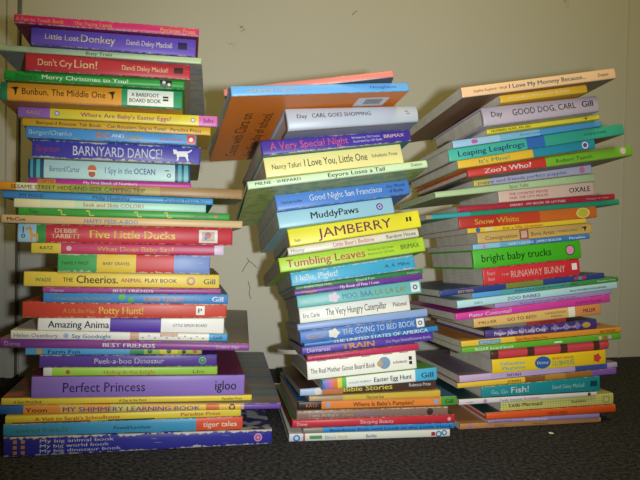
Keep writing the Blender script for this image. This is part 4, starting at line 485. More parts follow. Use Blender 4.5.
    {'id': 'R36', 'stack': 'R', 'kind': 'b', 'label': 'pale yellow gingham-checked book with dark lettering, low in the right stack', 'loc': [0.241, 0.8156, 0.0208], 'X': [0.9762, 0.2164, 0.0167], 'Y': [-0.2163, 0.9763, -0.0094], 'L': 0.1685, 'W': 0.15, 't': [0.01339, 0.01478, 0.01292, 0.01431], 'col': 'd8d478', 'segs': [], 'tx': [('t', 'Little Mermaid', 0.0697, 0.3505, 0.368, 0.717, '24281c', 1), ('a', 'Saunders', 0.6114, 0.7419, 0.386, 0.662, '38382c', 0)], 'sh': [('publisher_mark', 'rect', 0.8968, 0.9612, 0.2, 0.8, 'a8a450'), ('publisher_mark', 'rect', 0.9106, 0.9474, 0.34, 0.66, 'd0cc80')], 'top': 'b4b450', 'bot': 'd8d478', 'wear': 0.12, 'spat': 'gingham'},
    {'id': 'R35', 'stack': 'R', 'kind': 'p', 'label': 'thin white book with pink and blue lettering, directly under the thick teal book', 'loc': [0.1823, 0.7974, 0.0329], 'X': [0.976, 0.2164, 0.0249], 'Y': [-0.2161, 0.9763, -0.0125], 'L': 0.2002, 'W': 0.18, 't': [0.00736, 0.00492, 0.0068, 0.00435], 'col': 'e0d4d8', 'segs': [], 'tx': [('t', 'Candy Sweeties', 0.2777, 0.442, 0.23, 0.69, '7078b8', 0), ('t', 'BUNNIES', 0.4564, 0.5726, 0.23, 0.69, 'd07090', 1), ('n', 'HOBBIT', 0.0469, 0.1023, 0.306, 0.582, 'a098a8', 0)], 'sh': [('publisher_mark', 'disc', 0.9376, 0.5, 0.0026, '5c4030'), ('spine_picture', 'disc', 0.179, 0.5, 0.0026, 'c08cb8')], 'top': '1c4448', 'bot': 'e0d4d8', 'wear': 0.25},
    {'id': 'R34', 'stack': 'R', 'kind': 'b', 'label': 'thick teal board book with white lettering, low in the right stack', 'loc': [0.2131, 0.8071, 0.0408], 'X': [0.9762, 0.2164, 0.0127], 'Y': [-0.2162, 0.9762, -0.0157], 'L': 0.1742, 'W': 0.15, 't': [0.01357, 0.02003, 0.0131, 0.01956], 'col': '188c98', 'segs': [], 'tx': [('t', 'Go, Go', 0.076, 0.2107, 0.268, 0.636, 'b8e0e0', 0), ('t', 'Fish!', 0.2395, 0.3846, 0.271, 0.786, 'f0f4f0', 0), ('a', 'Dandi Daley Mackall', 0.5825, 0.8579, 0.366, 0.661, 'b0d4d4', 0)], 'sh': [('publisher_mark', 'rect', 0.9103, 0.9718, 0.36, 0.74, '0c4450')], 'top': 'b09c50', 'bot': '188c98', 'wear': 0.3},
    {'id': 'R33', 'stack': 'R', 'kind': 'p', 'label': 'thin book with yellow left end, brown middle and purple right end, right stack', 'loc': [0.1811, 0.8035, 0.0529], 'X': [0.9751, 0.2162, 0.0497], 'Y': [-0.2155, 0.9763, -0.0187], 'L': 0.234, 'W': 0.175, 't': [0.00642, 0.00821, 0.00587, 0.00767], 'col': 'e8bc34', 'segs': [(0.4091, 'ecc034'), (0.5345, '8c5828'), (0.662, 'b88438'), (0.8371, 'a06c30'), (1.0, '8458b8')], 'tx': [('t', 'JONAH', 0.2978, 0.3811, 0.231, 0.746, '5c4010', 1)], 'sh': [], 'top': '8c5838', 'bot': 'e8bc34', 'wear': 0.3},
    {'id': 'R32', 'stack': 'R', 'kind': 'p', 'label': 'pale lavender book with a dark striped cover, low in the right stack', 'loc': [0.1842, 0.8062, 0.0597], 'X': [0.9747, 0.2161, 0.0574], 'Y': [-0.2152, 0.9763, -0.0219], 'L': 0.233, 'W': 0.175, 't': [0.00895, 0.00709, 0.0084, 0.00654], 'col': 'c4a8d8', 'segs': [(0.7192, 'c8acd8'), (0.9303, '4858a8'), (1.0, 'b0a0cc')], 'tx': [('t', 'NOAH', 0.2878, 0.3717, 0.231, 0.746, '4c3468', 1)], 'sh': [], 'top': '80687c', 'bot': 'c4a8d8', 'wear': 0.2, 'tcol2': '2c3454', 'tpat': 'bars'},
    {'id': 'R31', 'stack': 'R', 'kind': 'b', 'label': 'thick yellow book with a blue oval at its middle, low in the right stack', 'loc': [0.2277, 0.8109, 0.0711], 'X': [0.9751, 0.2162, 0.0494], 'Y': [-0.2152, 0.9763, -0.025], 'L': 0.1677, 'W': 0.14, 't': [0.01821, 0.01921, 0.01777, 0.01877], 'col': 'f0c818', 'segs': [], 'tx': [('t', 'Sebastian', 0.0634, 0.2775, 0.545, 0.784, '5cb8d0', 1), ('t', 'Playtime', 0.0804, 0.2775, 0.205, 0.444, '5cb8d0', 1), ('n', 'Disney', 0.3817, 0.4825, 0.404, 0.607, 'f0f0f4', 0), ('n', 'MICKEY MOUSE', 0.5133, 0.7046, 0.643, 0.79, 'd03834', 1), ('n', 'CLUBHOUSE', 0.5133, 0.7091, 0.227, 0.558, '50a890', 1)], 'sh': [('publisher_mark', 'oval', 0.4315, 0.5, 0.0118, '2c60b0'), ('publisher_mark', 'flower', 0.9175, 0.5, 0.0065, 'd84038')], 'top': 'b88c28', 'bot': 'f0c818', 'wear': 0.1},
    {'id': 'R30', 'stack': 'R', 'kind': 'b', 'label': 'coral red book with dark brown bands across its spine, in the right stack', 'loc': [0.2263, 0.8151, 0.0893], 'X': [0.9748, 0.2161, 0.0553], 'Y': [-0.2148, 0.9762, -0.0281], 'L': 0.1747, 'W': 0.17, 't': [0.01143, 0.0124, 0.0109, 0.01187], 'col': 'd84450', 'segs': [(0.0571, '58302c'), (0.2968, 'd84450'), (0.3555, '542c2c'), (0.5762, 'd84450'), (0.6364, '542c2c'), (0.8628, 'd84450'), (0.9157, '542c2c'), (1.0, 'd84450')], 'tx': [], 'sh': [], 'top': 'd84450', 'bot': 'd84450', 'wear': 0.2, 'bulge': 0.002},
    {'id': 'R29', 'stack': 'R', 'kind': 'b', 'label': 'grass green board book with white bold lettering at left, in the right stack', 'loc': [0.1855, 0.8027, 0.0985], 'X': [0.9745, 0.216, 0.0609], 'Y': [-0.2145, 0.9762, -0.0312], 'L': 0.2339, 'W': 0.2, 't': [0.00686, 0.00839, 0.00624, 0.00776], 'col': '60b42c', 'segs': [], 'tx': [('t', 'ROAR board book', 0.0773, 0.3107, 0.232, 0.765, 'f0f4e4', 1)], 'sh': [('spine_picture', 'disc', 0.8608, 0.5, 0.0026, 'e0b8a0'), ('spine_picture', 'disc', 0.8937, 0.5, 0.0026, 'd84c48'), ('spine_picture', 'disc', 0.9235, 0.5, 0.0026, 'e0a0c0'), ('spine_picture', 'rect', 0.5637, 0.6146, 0.35, 0.6, 'f0f0e0')], 'top': '60b42c', 'bot': '60b42c', 'wear': 0.25},
    {'id': 'R28', 'stack': 'R', 'kind': 'p', 'label': 'orange-yellow book with a blue label at its left end, above the green roaring book', 'loc': [0.1856, 0.8077, 0.1055], 'X': [0.9741, 0.2159, 0.0674], 'Y': [-0.214, 0.9762, -0.0343], 'L': 0.2365, 'W': 0.2, 't': [0.00772, 0.00705, 0.0071, 0.00642], 'col': 'e8a42c', 'segs': [(0.3219, 'ecc038'), (1.0, 'e8962c')], 'tx': [('t', 'Open a Phrase, Prepare a Treat', 0.328, 0.5204, 0.259, 0.692, '68380c', 0), ('n', 'SUPER KIDS', 0.1102, 0.2244, 0.308, 0.695, 'e8e0b0', 1), ('p', 'BAY BOOKS', 0.8601, 0.9588, 0.259, 0.673, '683010', 1)], 'sh': [('spine_label', 'rect', 0.1013, 0.2335, 0.14, 0.86, '5098c8')], 'top': 'd08c38', 'bot': 'e8a42c', 'wear': 0.2},
    {'id': 'R27', 'stack': 'R', 'kind': 'h', 'label': 'dark purple diamond-patterned book with white lettering, in the right stack', 'loc': [0.2193, 0.8195, 0.1155], 'X': [0.9743, 0.216, 0.0646], 'Y': [-0.2139, 0.9761, -0.0374], 'L': 0.1663, 'W': 0.17, 't': [0.01064, 0.01279, 0.01011, 0.01226], 'col': '4c3484', 'segs': [], 'tx': [('t', 'Prayer-Jobes for Little Ones', 0.0757, 0.5242, 0.25, 0.71, 'f0e8f4', 1), ('a', 'Howard Carter', 0.5781, 0.8055, 0.307, 0.638, 'd8cce8', 0)], 'sh': [('publisher_mark', 'oval', 0.8977, 0.5, 0.0065, 'b89c48'), ('spine_picture', 'diamond', 0.1275, 0.5, 0.0074, '8470b4'), ('spine_picture', 'diamond', 0.2232, 0.5, 0.0074, '8470b4'), ('spine_picture', 'diamond', 0.3198, 0.5, 0.0074, '8470b4'), ('spine_picture', 'diamond', 0.4171, 0.5, 0.0074, '8470b4'), ('spine_picture', 'diamond', 0.5152, 0.5, 0.0074, '8470b4'), ('spine_picture', 'diamond', 0.6142, 0.5, 0.0074, '8470b4'), ('spine_picture', 'diamond', 0.714, 0.5, 0.0074, '8470b4'), ('spine_picture', 'diamond', 0.8147, 0.5, 0.0074, '8470b4')], 'top': '6c6458', 'bot': '4c3484', 'wear': 0.2},
    {'id': 'R26', 'stack': 'R', 'kind': 'p', 'label': 'small thin red book with grey left end, above the purple diamond-patterned book', 'loc': [0.2361, 0.8259, 0.1276], 'X': [0.9734, 0.2158, 0.0775], 'Y': [-0.2132, 0.9762, -0.0405], 'L': 0.1029, 'W': 0.12, 't': [0.00506, 0.00597, 0.00469, 0.0056], 'col': 'b83838', 'segs': [(0.4108, '8c8478'), (1.0, 'c03838')], 'tx': [('t', 'RIDERS', 0.6124, 0.8455, 0.259, 0.692, '701c1c', 1)], 'sh': [], 'top': 'b83838', 'bot': 'b83838', 'wear': 0.3},
    {'id': 'R25', 'stack': 'R', 'kind': 'b', 'label': 'tan book with a white stripe and an orange right end, in the right stack', 'loc': [0.2025, 0.812, 0.1301], 'X': [0.9727, 0.2156, 0.0863], 'Y': [-0.2126, 0.9762, -0.0435], 'L': 0.1875, 'W': 0.15, 't': [0.01216, 0.01491, 0.0117, 0.01445], 'col': 'e0b468', 'segs': [(0.7347, 'e0b464'), (0.7873, 'ece4d4'), (1.0, 'e08c50')], 'tx': [('a', 'MILLER', 0.0338, 0.1702, 0.346, 0.641, '6c4820', 0), ('t', 'GO TO BED!', 0.2506, 0.4761, 0.347, 0.66, '6c4820', 0), ('p', 'CANDLEWICK', 0.547, 0.7146, 0.544, 0.747, '8c6838', 0), ('p', 'PRESS', 0.5946, 0.6825, 0.224, 0.408, '8c6838', 0), ('n', 'MILLER', 0.8523, 0.9505, 0.347, 0.678, '6c3018', 1)], 'sh': [], 'top': 'e0b468', 'bot': 'e0b468', 'wear': 0.2},
    {'id': 'R24', 'stack': 'R', 'kind': 'p', 'label': 'magenta book with a white title, in the lower half of the right stack', 'loc': [0.1773, 0.8064, 0.1399], 'X': [0.9713, 0.2153, 0.1009], 'Y': [-0.2116, 0.9762, -0.0465], 'L': 0.2272, 'W': 0.19, 't': [0.00894, 0.00988, 0.00836, 0.00929], 'col': 'dc3ca4', 'segs': [], 'tx': [('t', 'Peter Cottontail', 0.0817, 0.345, 0.251, 0.766, 'f4e4f0', 0), ('p', 'Golden Books', 0.7627, 0.9384, 0.307, 0.638, '982c74', 1)], 'sh': [], 'top': 'dc3ca4', 'bot': 'dc3ca4', 'wear': 0.25},
    {'id': 'R23', 'stack': 'R', 'kind': 'p', 'label': 'thin lavender book resting on the magenta book', 'loc': [0.2317, 0.8218, 0.1548], 'X': [0.9709, 0.2152, 0.105], 'Y': [-0.2111, 0.9762, -0.0496], 'L': 0.1747, 'W': 0.16, 't': [0.00588, 0.00656, 0.00539, 0.00606], 'col': 'a48cc8', 'segs': [], 'tx': [('t', 'Bunny Bunny and the Big Storm', 0.2073, 0.6776, 0.308, 0.676, '7464a0', 0)], 'sh': [], 'top': 'a48cc8', 'bot': 'a48cc8', 'wear': 0.3},
    {'id': 'R22', 'stack': 'R', 'kind': 'b', 'label': 'pale blue board book with rounded page corners and purple capitals, in the right stack', 'loc': [0.1799, 0.81, 0.1551], 'X': [0.9705, 0.2152, 0.1088], 'Y': [-0.2105, 0.9762, -0.0526], 'L': 0.2375, 'W': 0.17, 't': [0.00989, 0.00922, 0.00936, 0.00868], 'col': 'b0dce4', 'segs': [], 'tx': [('n', 'ZOO-3', 0.0981, 0.1458, 0.307, 0.62, '284858', 1), ('t', 'ZOO BABIES', 0.2967, 0.5003, 0.29, 0.731, '7454a0', 1), ('p', 'PLAYMORE/WALDMAN', 0.6899, 0.9234, 0.346, 0.641, '284450', 1)], 'sh': [], 'top': 'b0dce4', 'bot': 'b0dce4', 'wear': 0.2, 'rc': 0.035},
    {'id': 'R21', 'stack': 'R', 'kind': 'p', 'label': 'thin book shading from sky blue to dark green, above the pale blue book', 'loc': [0.2014, 0.8209, 0.1674], 'X': [0.9708, 0.2152, 0.106], 'Y': [-0.2103, 0.976, -0.0557], 'L': 0.2195, 'W': 0.18, 't': [0.00673, 0.00612, 0.00616, 0.00555], 'col': '48987c', 'segs': [(0.1811, '4c9cdc'), (0.4155, '48a0b8'), (0.6562, '489c88'), (1.0, '3c8c44')], 'tx': [('t', 'IMAGINATION PLAYGROUND', 0.2808, 0.7121, 0.26, 0.72, '286478', 1), ('p', 'Paradise Press', 0.8464, 0.9754, 0.308, 0.676, 'd0e0c4', 1)], 'sh': [], 'top': '48987c', 'bot': '48987c', 'wear': 0.3},
    {'id': 'R20', 'stack': 'R', 'kind': 'p', 'label': 'navy book with small yellow lettering, directly under the thick red board book', 'loc': [0.1578, 0.8131, 0.1697], 'X': [0.9711, 0.2153, 0.1032], 'Y': [-0.2101, 0.9759, -0.0589], 'L': 0.2431, 'W': 0.18, 't': [0.00807, 0.00715, 0.0075, 0.00658], 'col': '283c84', 'segs': [(0.3856, '2c4088'), (0.611, '7c8438'), (1.0, '2c4490')], 'tx': [('t', 'BAY-MAN', 0.1025, 0.1899, 0.23, 0.69, 'e0a834', 1)], 'sh': [('spine_picture', 'rect', 0.8047, 0.881, 0.2, 0.8, 'b83c3c'), ('spine_picture', 'disc', 0.8428, 0.5, 0.0027, '4c90c8')], 'top': '283c84', 'bot': '283c84', 'wear': 0.25},
    {'id': 'R19', 'stack': 'R', 'kind': 'b', 'label': 'thick red board book with pale italic capitals, under the bright green trucks book', 'loc': [0.2177, 0.828, 0.1841], 'X': [0.9715, 0.2154, 0.0994], 'Y': [-0.21, 0.9757, -0.062], 'L': 0.1442, 'W': 0.145, 't': [0.02271, 0.0232, 0.02226, 0.02275], 'col': 'd82c34', 'segs': [], 'tx': [('n', 'THE', 0.1776, 0.2586, 0.443, 0.59, 'f0b0a8', 0), ('t', 'RUNAWAY BUNNY', 0.279, 0.84, 0.289, 0.694, 'f0c8c0', 0), ('n', 'Board', 0.0419, 0.1171, 0.555, 0.785, 'f0b4ac', 0), ('n', 'Book', 0.0469, 0.1171, 0.225, 0.446, 'f0b4ac', 0)], 'sh': [('publisher_mark', 'rect', 0.9144, 0.9678, 0.36, 0.74, 'f0e4e0')], 'top': 'd82c34', 'bot': 'd82c34', 'wear': 0.3, 'rc': 0.012},
    {'id': 'R18', 'stack': 'R', 'kind': 'h', 'label': 'very thick bright green board book with black lettering, halfway up the right stack', 'loc': [0.2031, 0.8238, 0.2056], 'X': [0.9711, 0.2153, 0.1028], 'Y': [-0.2094, 0.9757, -0.065], 'L': 0.1601, 'W': 0.15, 't': [0.02485, 0.02479, 0.02438, 0.02432], 'col': '44b81c', 'segs': [], 'tx': [('t', 'bright baby trucks', 0.0723, 0.7108, 0.329, 0.734, '143c10', 0)], 'sh': [('publisher_mark', 'disc', 0.8914, 0.5, 0.0071, '383028'), ('publisher_mark', 'disc', 0.8914, 0.5, 0.0059, 'e090b8')], 'top': '44b81c', 'bot': '44b81c', 'wear': 0.12},
    {'id': 'R17', 'stack': 'R', 'kind': 'p', 'label': 'thin blue book with small white lettering, on top of the bright green trucks book', 'loc': [0.202, 0.8266, 0.2306], 'X': [0.9712, 0.2153, 0.1024], 'Y': [-0.2091, 0.9755, -0.0681], 'L': 0.1741, 'W': 0.16, 't': [0.00736, 0.00733, 0.00686, 0.00683], 'col': '4c90d0', 'segs': [(0.2238, '90c4e0'), (0.4778, '6cacd8'), (1.0, '3c80c8')], 'tx': [('a', 'MARY HOLMES', 0.2909, 0.5035, 0.259, 0.692, 'e4ecf4', 1), ('a', 'JAMES READER', 0.5293, 0.7464, 0.259, 0.692, 'e4ecf4', 1), ('p', 'Paradise', 0.8168, 0.9588, 0.259, 0.692, 'e4ecf4', 1)], 'sh': [('spine_picture', 'disc', 0.0906, 0.5, 0.0027, 'd890c0')], 'top': '4c90d0', 'bot': '4c90d0', 'wear': 0.3},
    {'id': 'R16', 'stack': 'R', 'kind': 'b', 'label': 'tan book with a red-framed square at mid spine, in the right stack', 'loc': [0.2109, 0.8372, 0.2387], 'X': [0.9712, 0.2153, 0.1022], 'Y': [-0.2087, 0.9754, -0.0712], 'L': 0.1729, 'W': 0.15, 't': [0.0146, 0.0143, 0.01413, 0.01383], 'col': 'dcb05c', 'segs': [], 'tx': [('t', 'Consignation', 0.0613, 0.3341, 0.268, 0.636, '88602c', 0), ('a', 'Boris Artist', 0.4555, 0.6578, 0.268, 0.636, '88602c', 0), ('n', 'WONDERFUL THINGS', 0.6845, 0.8637, 0.364, 0.567, 'a07838', 0)], 'sh': [('spine_picture', 'rect', 0.3557, 0.4337, 0.06, 0.94, 'b84c38'), ('spine_picture', 'rect', 0.3686, 0.4207, 0.18, 0.82, 'e0b898'), ('publisher_mark', 'bird', 0.9271, 0.5, 0.0051, '2c2014')], 'top': 'dcb05c', 'bot': 'dcb05c', 'wear': 0.3},
    {'id': 'R15', 'stack': 'R', 'kind': 'p', 'label': 'thin yellow book with red lettering, under the thick red-orange book', 'loc': [0.1939, 0.8246, 0.2523], 'X': [0.9713, 0.2153, 0.1005], 'Y': [-0.2085, 0.9752, -0.0744], 'L': 0.1767, 'W': 0.16, 't': [0.00683, 0.00636, 0.00632, 0.00585], 'col': 'f0c828', 'segs': [], 'tx': [('t', 'Ask a Silly Question', 0.2793, 0.6143, 0.212, 0.745, 'd8402c', 1)], 'sh': [('publisher_mark', 'disc', 0.0831, 0.5, 0.0036, '3c70b8'), ('spine_picture', 'rect', 0.14, 0.2053, 0.2, 0.8, 'e4d8a0')], 'top': 'f0c828', 'bot': 'f0c828', 'wear': 0.3},
    {'id': 'R14', 'stack': 'R', 'kind': 'b', 'label': 'thick red-orange board book with gold title and yellow oval, in the right stack', 'loc': [0.1824, 0.8235, 0.2581], 'X': [0.9716, 0.2154, 0.0979], 'Y': [-0.2083, 0.975, -0.0775], 'L': 0.2056, 'W': 0.15, 't': [0.01568, 0.01548, 0.01521, 0.01501], 'col': 'd84024', 'segs': [(0.2863, 'cc3024'), (0.5742, 'd44424'), (1.0, 'dc6c24')], 'tx': [('t', 'Snow White', 0.1072, 0.4184, 0.25, 0.729, 'f0b83c', 1)], 'sh': [('publisher_mark', 'oval', 0.8937, 0.5, 0.0104, 'e0d888'), ('publisher_mark', 'oval', 0.8937, 0.5, 0.0083, 'c8bc2c')], 'top': 'd84024', 'bot': 'd84024', 'wear': 0.25},
    {'id': 'R13', 'stack': 'R', 'kind': 'p', 'label': 'long thin sea-green book protruding at both ends of the right stack', 'loc': [0.1388, 0.8249, 0.2691], 'X': [0.9717, 0.2154, 0.0969], 'Y': [-0.2081, 0.9748, -0.0806], 'L': 0.2905, 'W': 0.2, 't': [0.00645, 0.00776, 0.00583, 0.00714], 'col': '30a884', 'segs': [(0.029, 'b0a078'), (0.2154, '3cb4b4'), (1.0, '2ca078')], 'tx': [], 'sh': [], 'top': '30a884', 'bot': '30a884', 'wear': 0.2, 'bulge': 0.0015},
    {'id': 'R12', 'stack': 'R', 'kind': 'p', 'label': 'dark red book with white capitals, just above the long thin sea-green book', 'loc': [0.1833, 0.8376, 0.2803], 'X': [0.9713, 0.2153, 0.1014], 'Y': [-0.2074, 0.9747, -0.0836], 'L': 0.2396, 'W': 0.17, 't': [0.0075, 0.00825, 0.00697, 0.00772], 'col': 'c02c3c', 'segs': [], 'tx': [('t', 'DISNEY - MY BOOK OF LETTERS', 0.3181, 0.6684, 0.269, 0.674, 'f0dcd8', 1), ('p', 'Parragon of Texas', 0.8061, 0.9528, 0.307, 0.629, 'e8b8b4', 0)], 'sh': [], 'top': 'c02c3c', 'bot': 'c02c3c', 'wear': 0.3},
    {'id': 'R11', 'stack': 'R', 'kind': 'b', 'label': 'thick pale pink book with two lines of red capitals, in the right stack', 'loc': [0.2393, 0.8426, 0.2945], 'X': [0.9709, 0.2153, 0.1045], 'Y': [-0.2067, 0.9746, -0.0866], 'L': 0.1453, 'W': 0.13, 't': [0.01496, 0.01817, 0.01458, 0.0178], 'col': 'ecc4ac', 'segs': [], 'tx': [('t', 'THE COUNTRY MOUSE', 0.1015, 0.5045, 0.545, 0.766, 'c8385c', 1), ('t', 'AND THE CITY MOUSE', 0.1015, 0.5045, 0.205, 0.426, 'c8385c', 1), ('a', 'OXALE', 0.7266, 0.9522, 0.308, 0.695, '241c1c', 1)], 'sh': [], 'top': 'ecc4ac', 'bot': 'ecc4ac', 'wear': 0.15},
    {'id': 'R10', 'stack': 'R', 'kind': 'h', 'label': 'pale green book jutting far out to the left, in the right stack', 'loc': [0.1499, 0.8221, 0.2981], 'X': [0.9684, 0.2147, 0.1266], 'Y': [-0.2044, 0.9748, -0.0893], 'L': 0.2382, 'W': 0.15, 't': [0.00798, 0.01115, 0.00753, 0.01071], 'col': 'c4dc9c', 'segs': [], 'tx': [('t', 'Spot Tells', 0.4457, 0.5646, 0.26, 0.72, '687868', 0)], 'sh': [], 'top': 'c4dc9c', 'bot': 'c4dc9c', 'wear': 0.3},
    {'id': 'R9', 'stack': 'R', 'kind': 'p', 'label': 'silvery lilac book with a yellow left end and blue lettering, in the right stack', 'loc': [0.201, 0.826, 0.3142], 'X': [0.9667, 0.2143, 0.1398], 'Y': [-0.2028, 0.9749, -0.092], 'L': 0.1766, 'W': 0.17, 't': [0.00802, 0.01152, 0.00753, 0.01104], 'col': 'b8b4cc', 'segs': [(0.1304, 'd8c454'), (1.0, 'bcb8cc')], 'tx': [('t', 'puppy and friends', 0.0325, 0.4213, 0.26, 0.72, '4c58a8', 0), ('t', 'perfect puppies', 0.4381, 0.7719, 0.26, 0.72, '5864a8', 0)], 'sh': [('spine_picture', 'disc', 0.9117, 0.5, 0.0045, 'd07898')], 'top': 'b8b4cc', 'bot': 'b8b4cc', 'wear': 0.25},
    {'id': 'R8', 'stack': 'R', 'kind': 'h', 'label': 'long book with red left half, lime right half and white bold title', 'loc': [0.1818, 0.7777, 0.322], 'X': [0.9638, 0.2137, 0.1595], 'Y': [-0.2005, 0.9751, -0.0945], 'L': 0.2357, 'W': 0.18, 't': [0.01006, 0.01426, 0.00955, 0.01375], 'col': 'd83c2c', 'segs': [(0.4586, 'd83c2c'), (1.0, '80c02c')], 'tx': [('t', "Zoo's Who?", 0.0919, 0.3683, 0.232, 0.784, 'f4ece4', 1), ('a', 'Robert Tainsh', 0.5193, 0.742, 0.288, 0.656, '386420', 0)], 'sh': [('publisher_mark', 'disc', 0.9387, 0.55, 0.0043, 'e8c0cc')], 'top': 'd83c2c', 'bot': '6c5c50', 'wear': 0.15},
    {'id': 'R7', 'stack': 'R', 'kind': 'b', 'label': 'book half golden yellow and half teal, above the red and lime book', 'loc': [0.1643, 0.7547, 0.3303], 'X': [0.9609, 0.213, 0.177], 'Y': [-0.1984, 0.9753, -0.097], 'L': 0.1887, 'W': 0.17, 't': [0.00985, 0.01179, 0.00935, 0.0113], 'col': 'e8b42c', 'segs': [(0.533, 'ecb828'), (1.0, '2890a8')], 'tx': [('t', "It's Mine!", 0.1462, 0.3627, 0.27, 0.73, '40a084', 1)], 'sh': [('publisher_mark', 'disc', 0.9206, 0.5, 0.0044, 'e4e0ec'), ('publisher_mark', 'disc', 0.9206, 0.5, 0.003, '5c4498')], 'top': 'e8b42c', 'bot': 'e8b42c', 'wear': 0.15},
    {'id': 'R6', 'stack': 'R', 'kind': 'b', 'label': 'teal green board book with navy lettering and a blue patch, high on the right stack', 'loc': [0.1536, 0.7539, 0.3384], 'X': [0.959, 0.2126, 0.1872], 'Y': [-0.1968, 0.9754, -0.0996], 'L': 0.2427, 'W': 0.19, 't': [0.01495, 0.01391, 0.01435, 0.01331], 'col': '3cb49c', 'segs': [(0.4294, '44b89c'), (0.5321, '3470b8'), (1.0, '38ac8c')], 'tx': [('t', 'Leaping Leapfrogs', 0.0483, 0.4124, 0.29, 0.75, '283c78', 1), ('a', 'PETER RUTLAND', 0.7595, 0.8909, 0.385, 0.606, '186850', 1)], 'sh': [], 'top': '3cb49c', 'bot': '6c6c58', 'wear': 0.15},
    {'id': 'R5', 'stack': 'R', 'kind': 'p', 'label': 'sky blue book with a pink heart at its left end, above the teal frog book', 'loc': [0.1574, 0.7536, 0.3547], 'X': [0.9598, 0.2128, 0.183], 'Y': [-0.1966, 0.9751, -0.1028], 'L': 0.2045, 'W': 0.17, 't': [0.0091, 0.00701, 0.00854, 0.00645], 'col': '68b0dc', 'segs': [(0.3034, 'a4cce4'), (0.5702, '80bce0'), (1.0, '4c9cd0')], 'tx': [('a', 'Illustrated by Kim', 0.4358, 0.5769, 0.356, 0.632, '4c80a8', 0)], 'sh': [('spine_picture', 'disc', 0.1298, 0.5, 0.0026, 'd85ca0'), ('spine_picture', 'disc', 0.1446, 0.5, 0.0026, 'd85ca0')], 'top': '68b0dc', 'bot': '68b0dc', 'wear': 0.2},
    {'id': 'R4', 'stack': 'R', 'kind': 'p', 'label': 'thin yellow book directly under the thick mauve-grey hardcover', 'loc': [0.1967, 0.7516, 0.372], 'X': [0.9616, 0.2132, 0.1728], 'Y': [-0.197, 0.9746, -0.1062], 'L': 0.1541, 'W': 0.15, 't': [0.00562, 0.00557, 0.00516, 0.00511], 'col': 'e8d428', 'segs': [], 'tx': [('t', 'NUMBERS ALIVE, AN ABC', 0.0341, 0.3803, 0.211, 0.717, '302c10', 1)], 'sh': [('publisher_mark', 'bird', 0.8646, 0.5, 0.0041, '282410')], 'top': 'e8d428', 'bot': 'e8d428', 'wear': 0.25},
    {'id': 'R3', 'stack': 'R', 'kind': 'h', 'label': 'thick mauve-grey hardcover with large dark capitals near the top of the right stack', 'loc': [0.1874, 0.7301, 0.3776], 'X': [0.9617, 0.2132, 0.1726], 'Y': [-0.1964, 0.9744, -0.1092], 'L': 0.153, 'W': 0.15, 't': [0.02232, 0.0195, 0.02186, 0.0191], 'col': 'b8a8b4', 'segs': [], 'tx': [('a', 'Day', 0.0666, 0.1587, 0.426, 0.702, '2c2428', 0), ('t', 'GOOD DOG, CARL', 0.2432, 0.7901, 0.368, 0.717, '2c2428', 0), ('p', 'Gill', 0.8435, 0.9422, 0.368, 0.736, '302428', 1)], 'sh': [], 'top': 'b8a8b4', 'bot': 'b8a8b4', 'wear': 0.2, 'bulge': 0.002},
    {'id': 'R2', 'stack': 'R', 'kind': 'b', 'label': 'small golden yellow book under the peach book of the right stack', 'loc': [0.2052, 0.7271, 0.4044], 'X': [0.9613, 0.2131, 0.1748], 'Y': [-0.1956, 0.9743, -0.1121], 'L': 0.1144, 'W': 0.1, 't': [0.00894, 0.00941, 0.00864, 0.00911], 'col': 'f0b828', 'segs': [], 'tx': [('t', 'MY CHRISTMAS STORY BOARD', 0.0948, 0.7818, 0.308, 0.657, 'f4e4b0', 1)], 'sh': [], 'top': 'f0b828', 'bot': 'f0b828', 'wear': 0.1, 'rc': 0.01},
    {'id': 'R1', 'stack': 'R', 'kind': 'p', 'label': 'large peach book lying on the very top of the right stack', 'loc': [0.1563, 0.7064, 0.4054], 'X': [0.9606, 0.2129, 0.1789], 'Y': [-0.1945, 0.9741, -0.115], 'L': 0.1986, 'W': 0.22, 't': [0.0116, 0.01221, 0.01094, 0.01155], 'col': 'f0c090', 'segs': [], 'tx': [('a', 'Sophie Keylord · Wolf', 0.0708, 0.2807, 0.346, 0.603, '6c4c38', 0), ('t', 'I Love My Mommy Because...', 0.2934, 0.797, 0.309, 0.732, '3c6460', 1), ('p', 'Dutton', 0.8782, 0.9464, 0.347, 0.66, '6c4c38', 0)], 'sh': [], 'top': 'f0c090', 'bot': '8c6448', 'wear': 0.2},
]

roots = {}
for d in BOOKS:
    root, f = build_book(d); roots[d['id']] = (root, f)
    for i, (role, s, x0, x1, v0, v1, col, bold) in enumerate(d['tx']):
        queue_text(root, f, ROLE[role], s, x0 * f.L, x1 * f.L, v0, v1, col, bold, 0.00026 + 0.00002 * i)

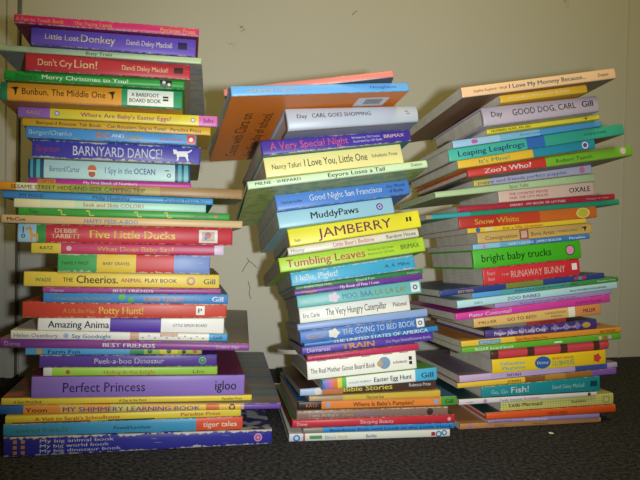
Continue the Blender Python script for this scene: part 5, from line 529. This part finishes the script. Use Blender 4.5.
# lettering: each line becomes a thin printed mesh that follows the spine's face
bpy.context.view_layer.update()
dg = bpy.context.evaluated_depsgraph_get()
CAP = 0.70                        # cap height of the built-in font per unit size
def text_mesh(o, name): return bpy.data.meshes.new_from_object(o.evaluated_get(dg), depsgraph=dg)
done = []
for o, root, f, name, x0, x1, v0, v1, col, lift, fat in TEXTS:
    me = text_mesh(o, name); me.name = name
    xs = [v.co.x for v in me.vertices]
    if xs:
        a, b_ = min(xs), max(xs)
        for v in me.vertices:
            x = x0 + (v.co.x - a) / (b_ - a) * (x1 - x0); vv = v0 + v.co.y / CAP * (v1 - v0)
            v.co = (x, 0, vv)
        tb = bmesh.new(); tb.from_mesh(me)
        # a heavier stroke: the line printed twice, a hair apart
        dup = bmesh.ops.duplicate(tb, geom=tb.verts[:] + tb.edges[:] + tb.faces[:])
        sx = (x1 - x0) / (b_ - a) * fat
        for g_ in dup['geom']:
            if isinstance(g_, bmesh.types.BMVert): g_.co.x += sx
        wrap_to_spine(tb, f, lift); tb.to_mesh(me); tb.free()
    me.materials.clear(); me.materials.append(ink_mat(col))
    done.append((me, name, root))
for t in TEXTS:
    cu = t[0].data; bpy.data.objects.remove(t[0]); bpy.data.curves.remove(cu)
for me, name, root in done: link(name, me, root)

# what is printed on the orange back cover of the large blue-spined book (its underside faces the lens)
root, f = roots['M2']
def cover_text(s, xa, ya, size, col, name):
    cu = bpy.data.curves.new(name, 'FONT'); cu.body = s; cu.resolution_u = 2; cu.size = size
    o = bpy.data.objects.new(name, cu); COL.objects.link(o); bpy.context.view_layer.update()
    dgg = bpy.context.evaluated_depsgraph_get(); me = bpy.data.meshes.new_from_object(o.evaluated_get(dgg), depsgraph=dgg)
    bpy.data.objects.remove(o); bpy.data.curves.remove(cu)
    # lines run from the fore-edge towards the spine; seen from below
    for v in me.vertices: v.co = Vector((xa - v.co.y, ya - v.co.x, -0.00008))
    me.materials.clear(); me.materials.append(ink_mat(col)); link(name, me, root)
cover_text('Count with Clara on', 0.030, 0.205, 0.0185, '241610', 'back_cover_lettering')
cover_text('her first day of school.', 0.052, 0.205, 0.0170, '241610', 'back_cover_lettering')
bm = bmesh.new()
bm.faces.new([bm.verts.new((x, y, -0.00007)) for x, y in ((0.137, .016), (0.137, .040), (0.172, .040), (0.172, .016))])
label_o = from_bm('price_label', bm, [ink_mat('dcdce0')], root)
bm = bmesh.new()
for i in range(9):
    xx = 0.147 + i * 0.0022
    bm.faces.new([bm.verts.new((x, y, -0.00013)) for x, y in ((xx, .020), (xx, .034), (xx + .0012, .034), (xx + .0012, .020))])
from_bm('bar_code', bm, [ink_mat('303034')], label_o)
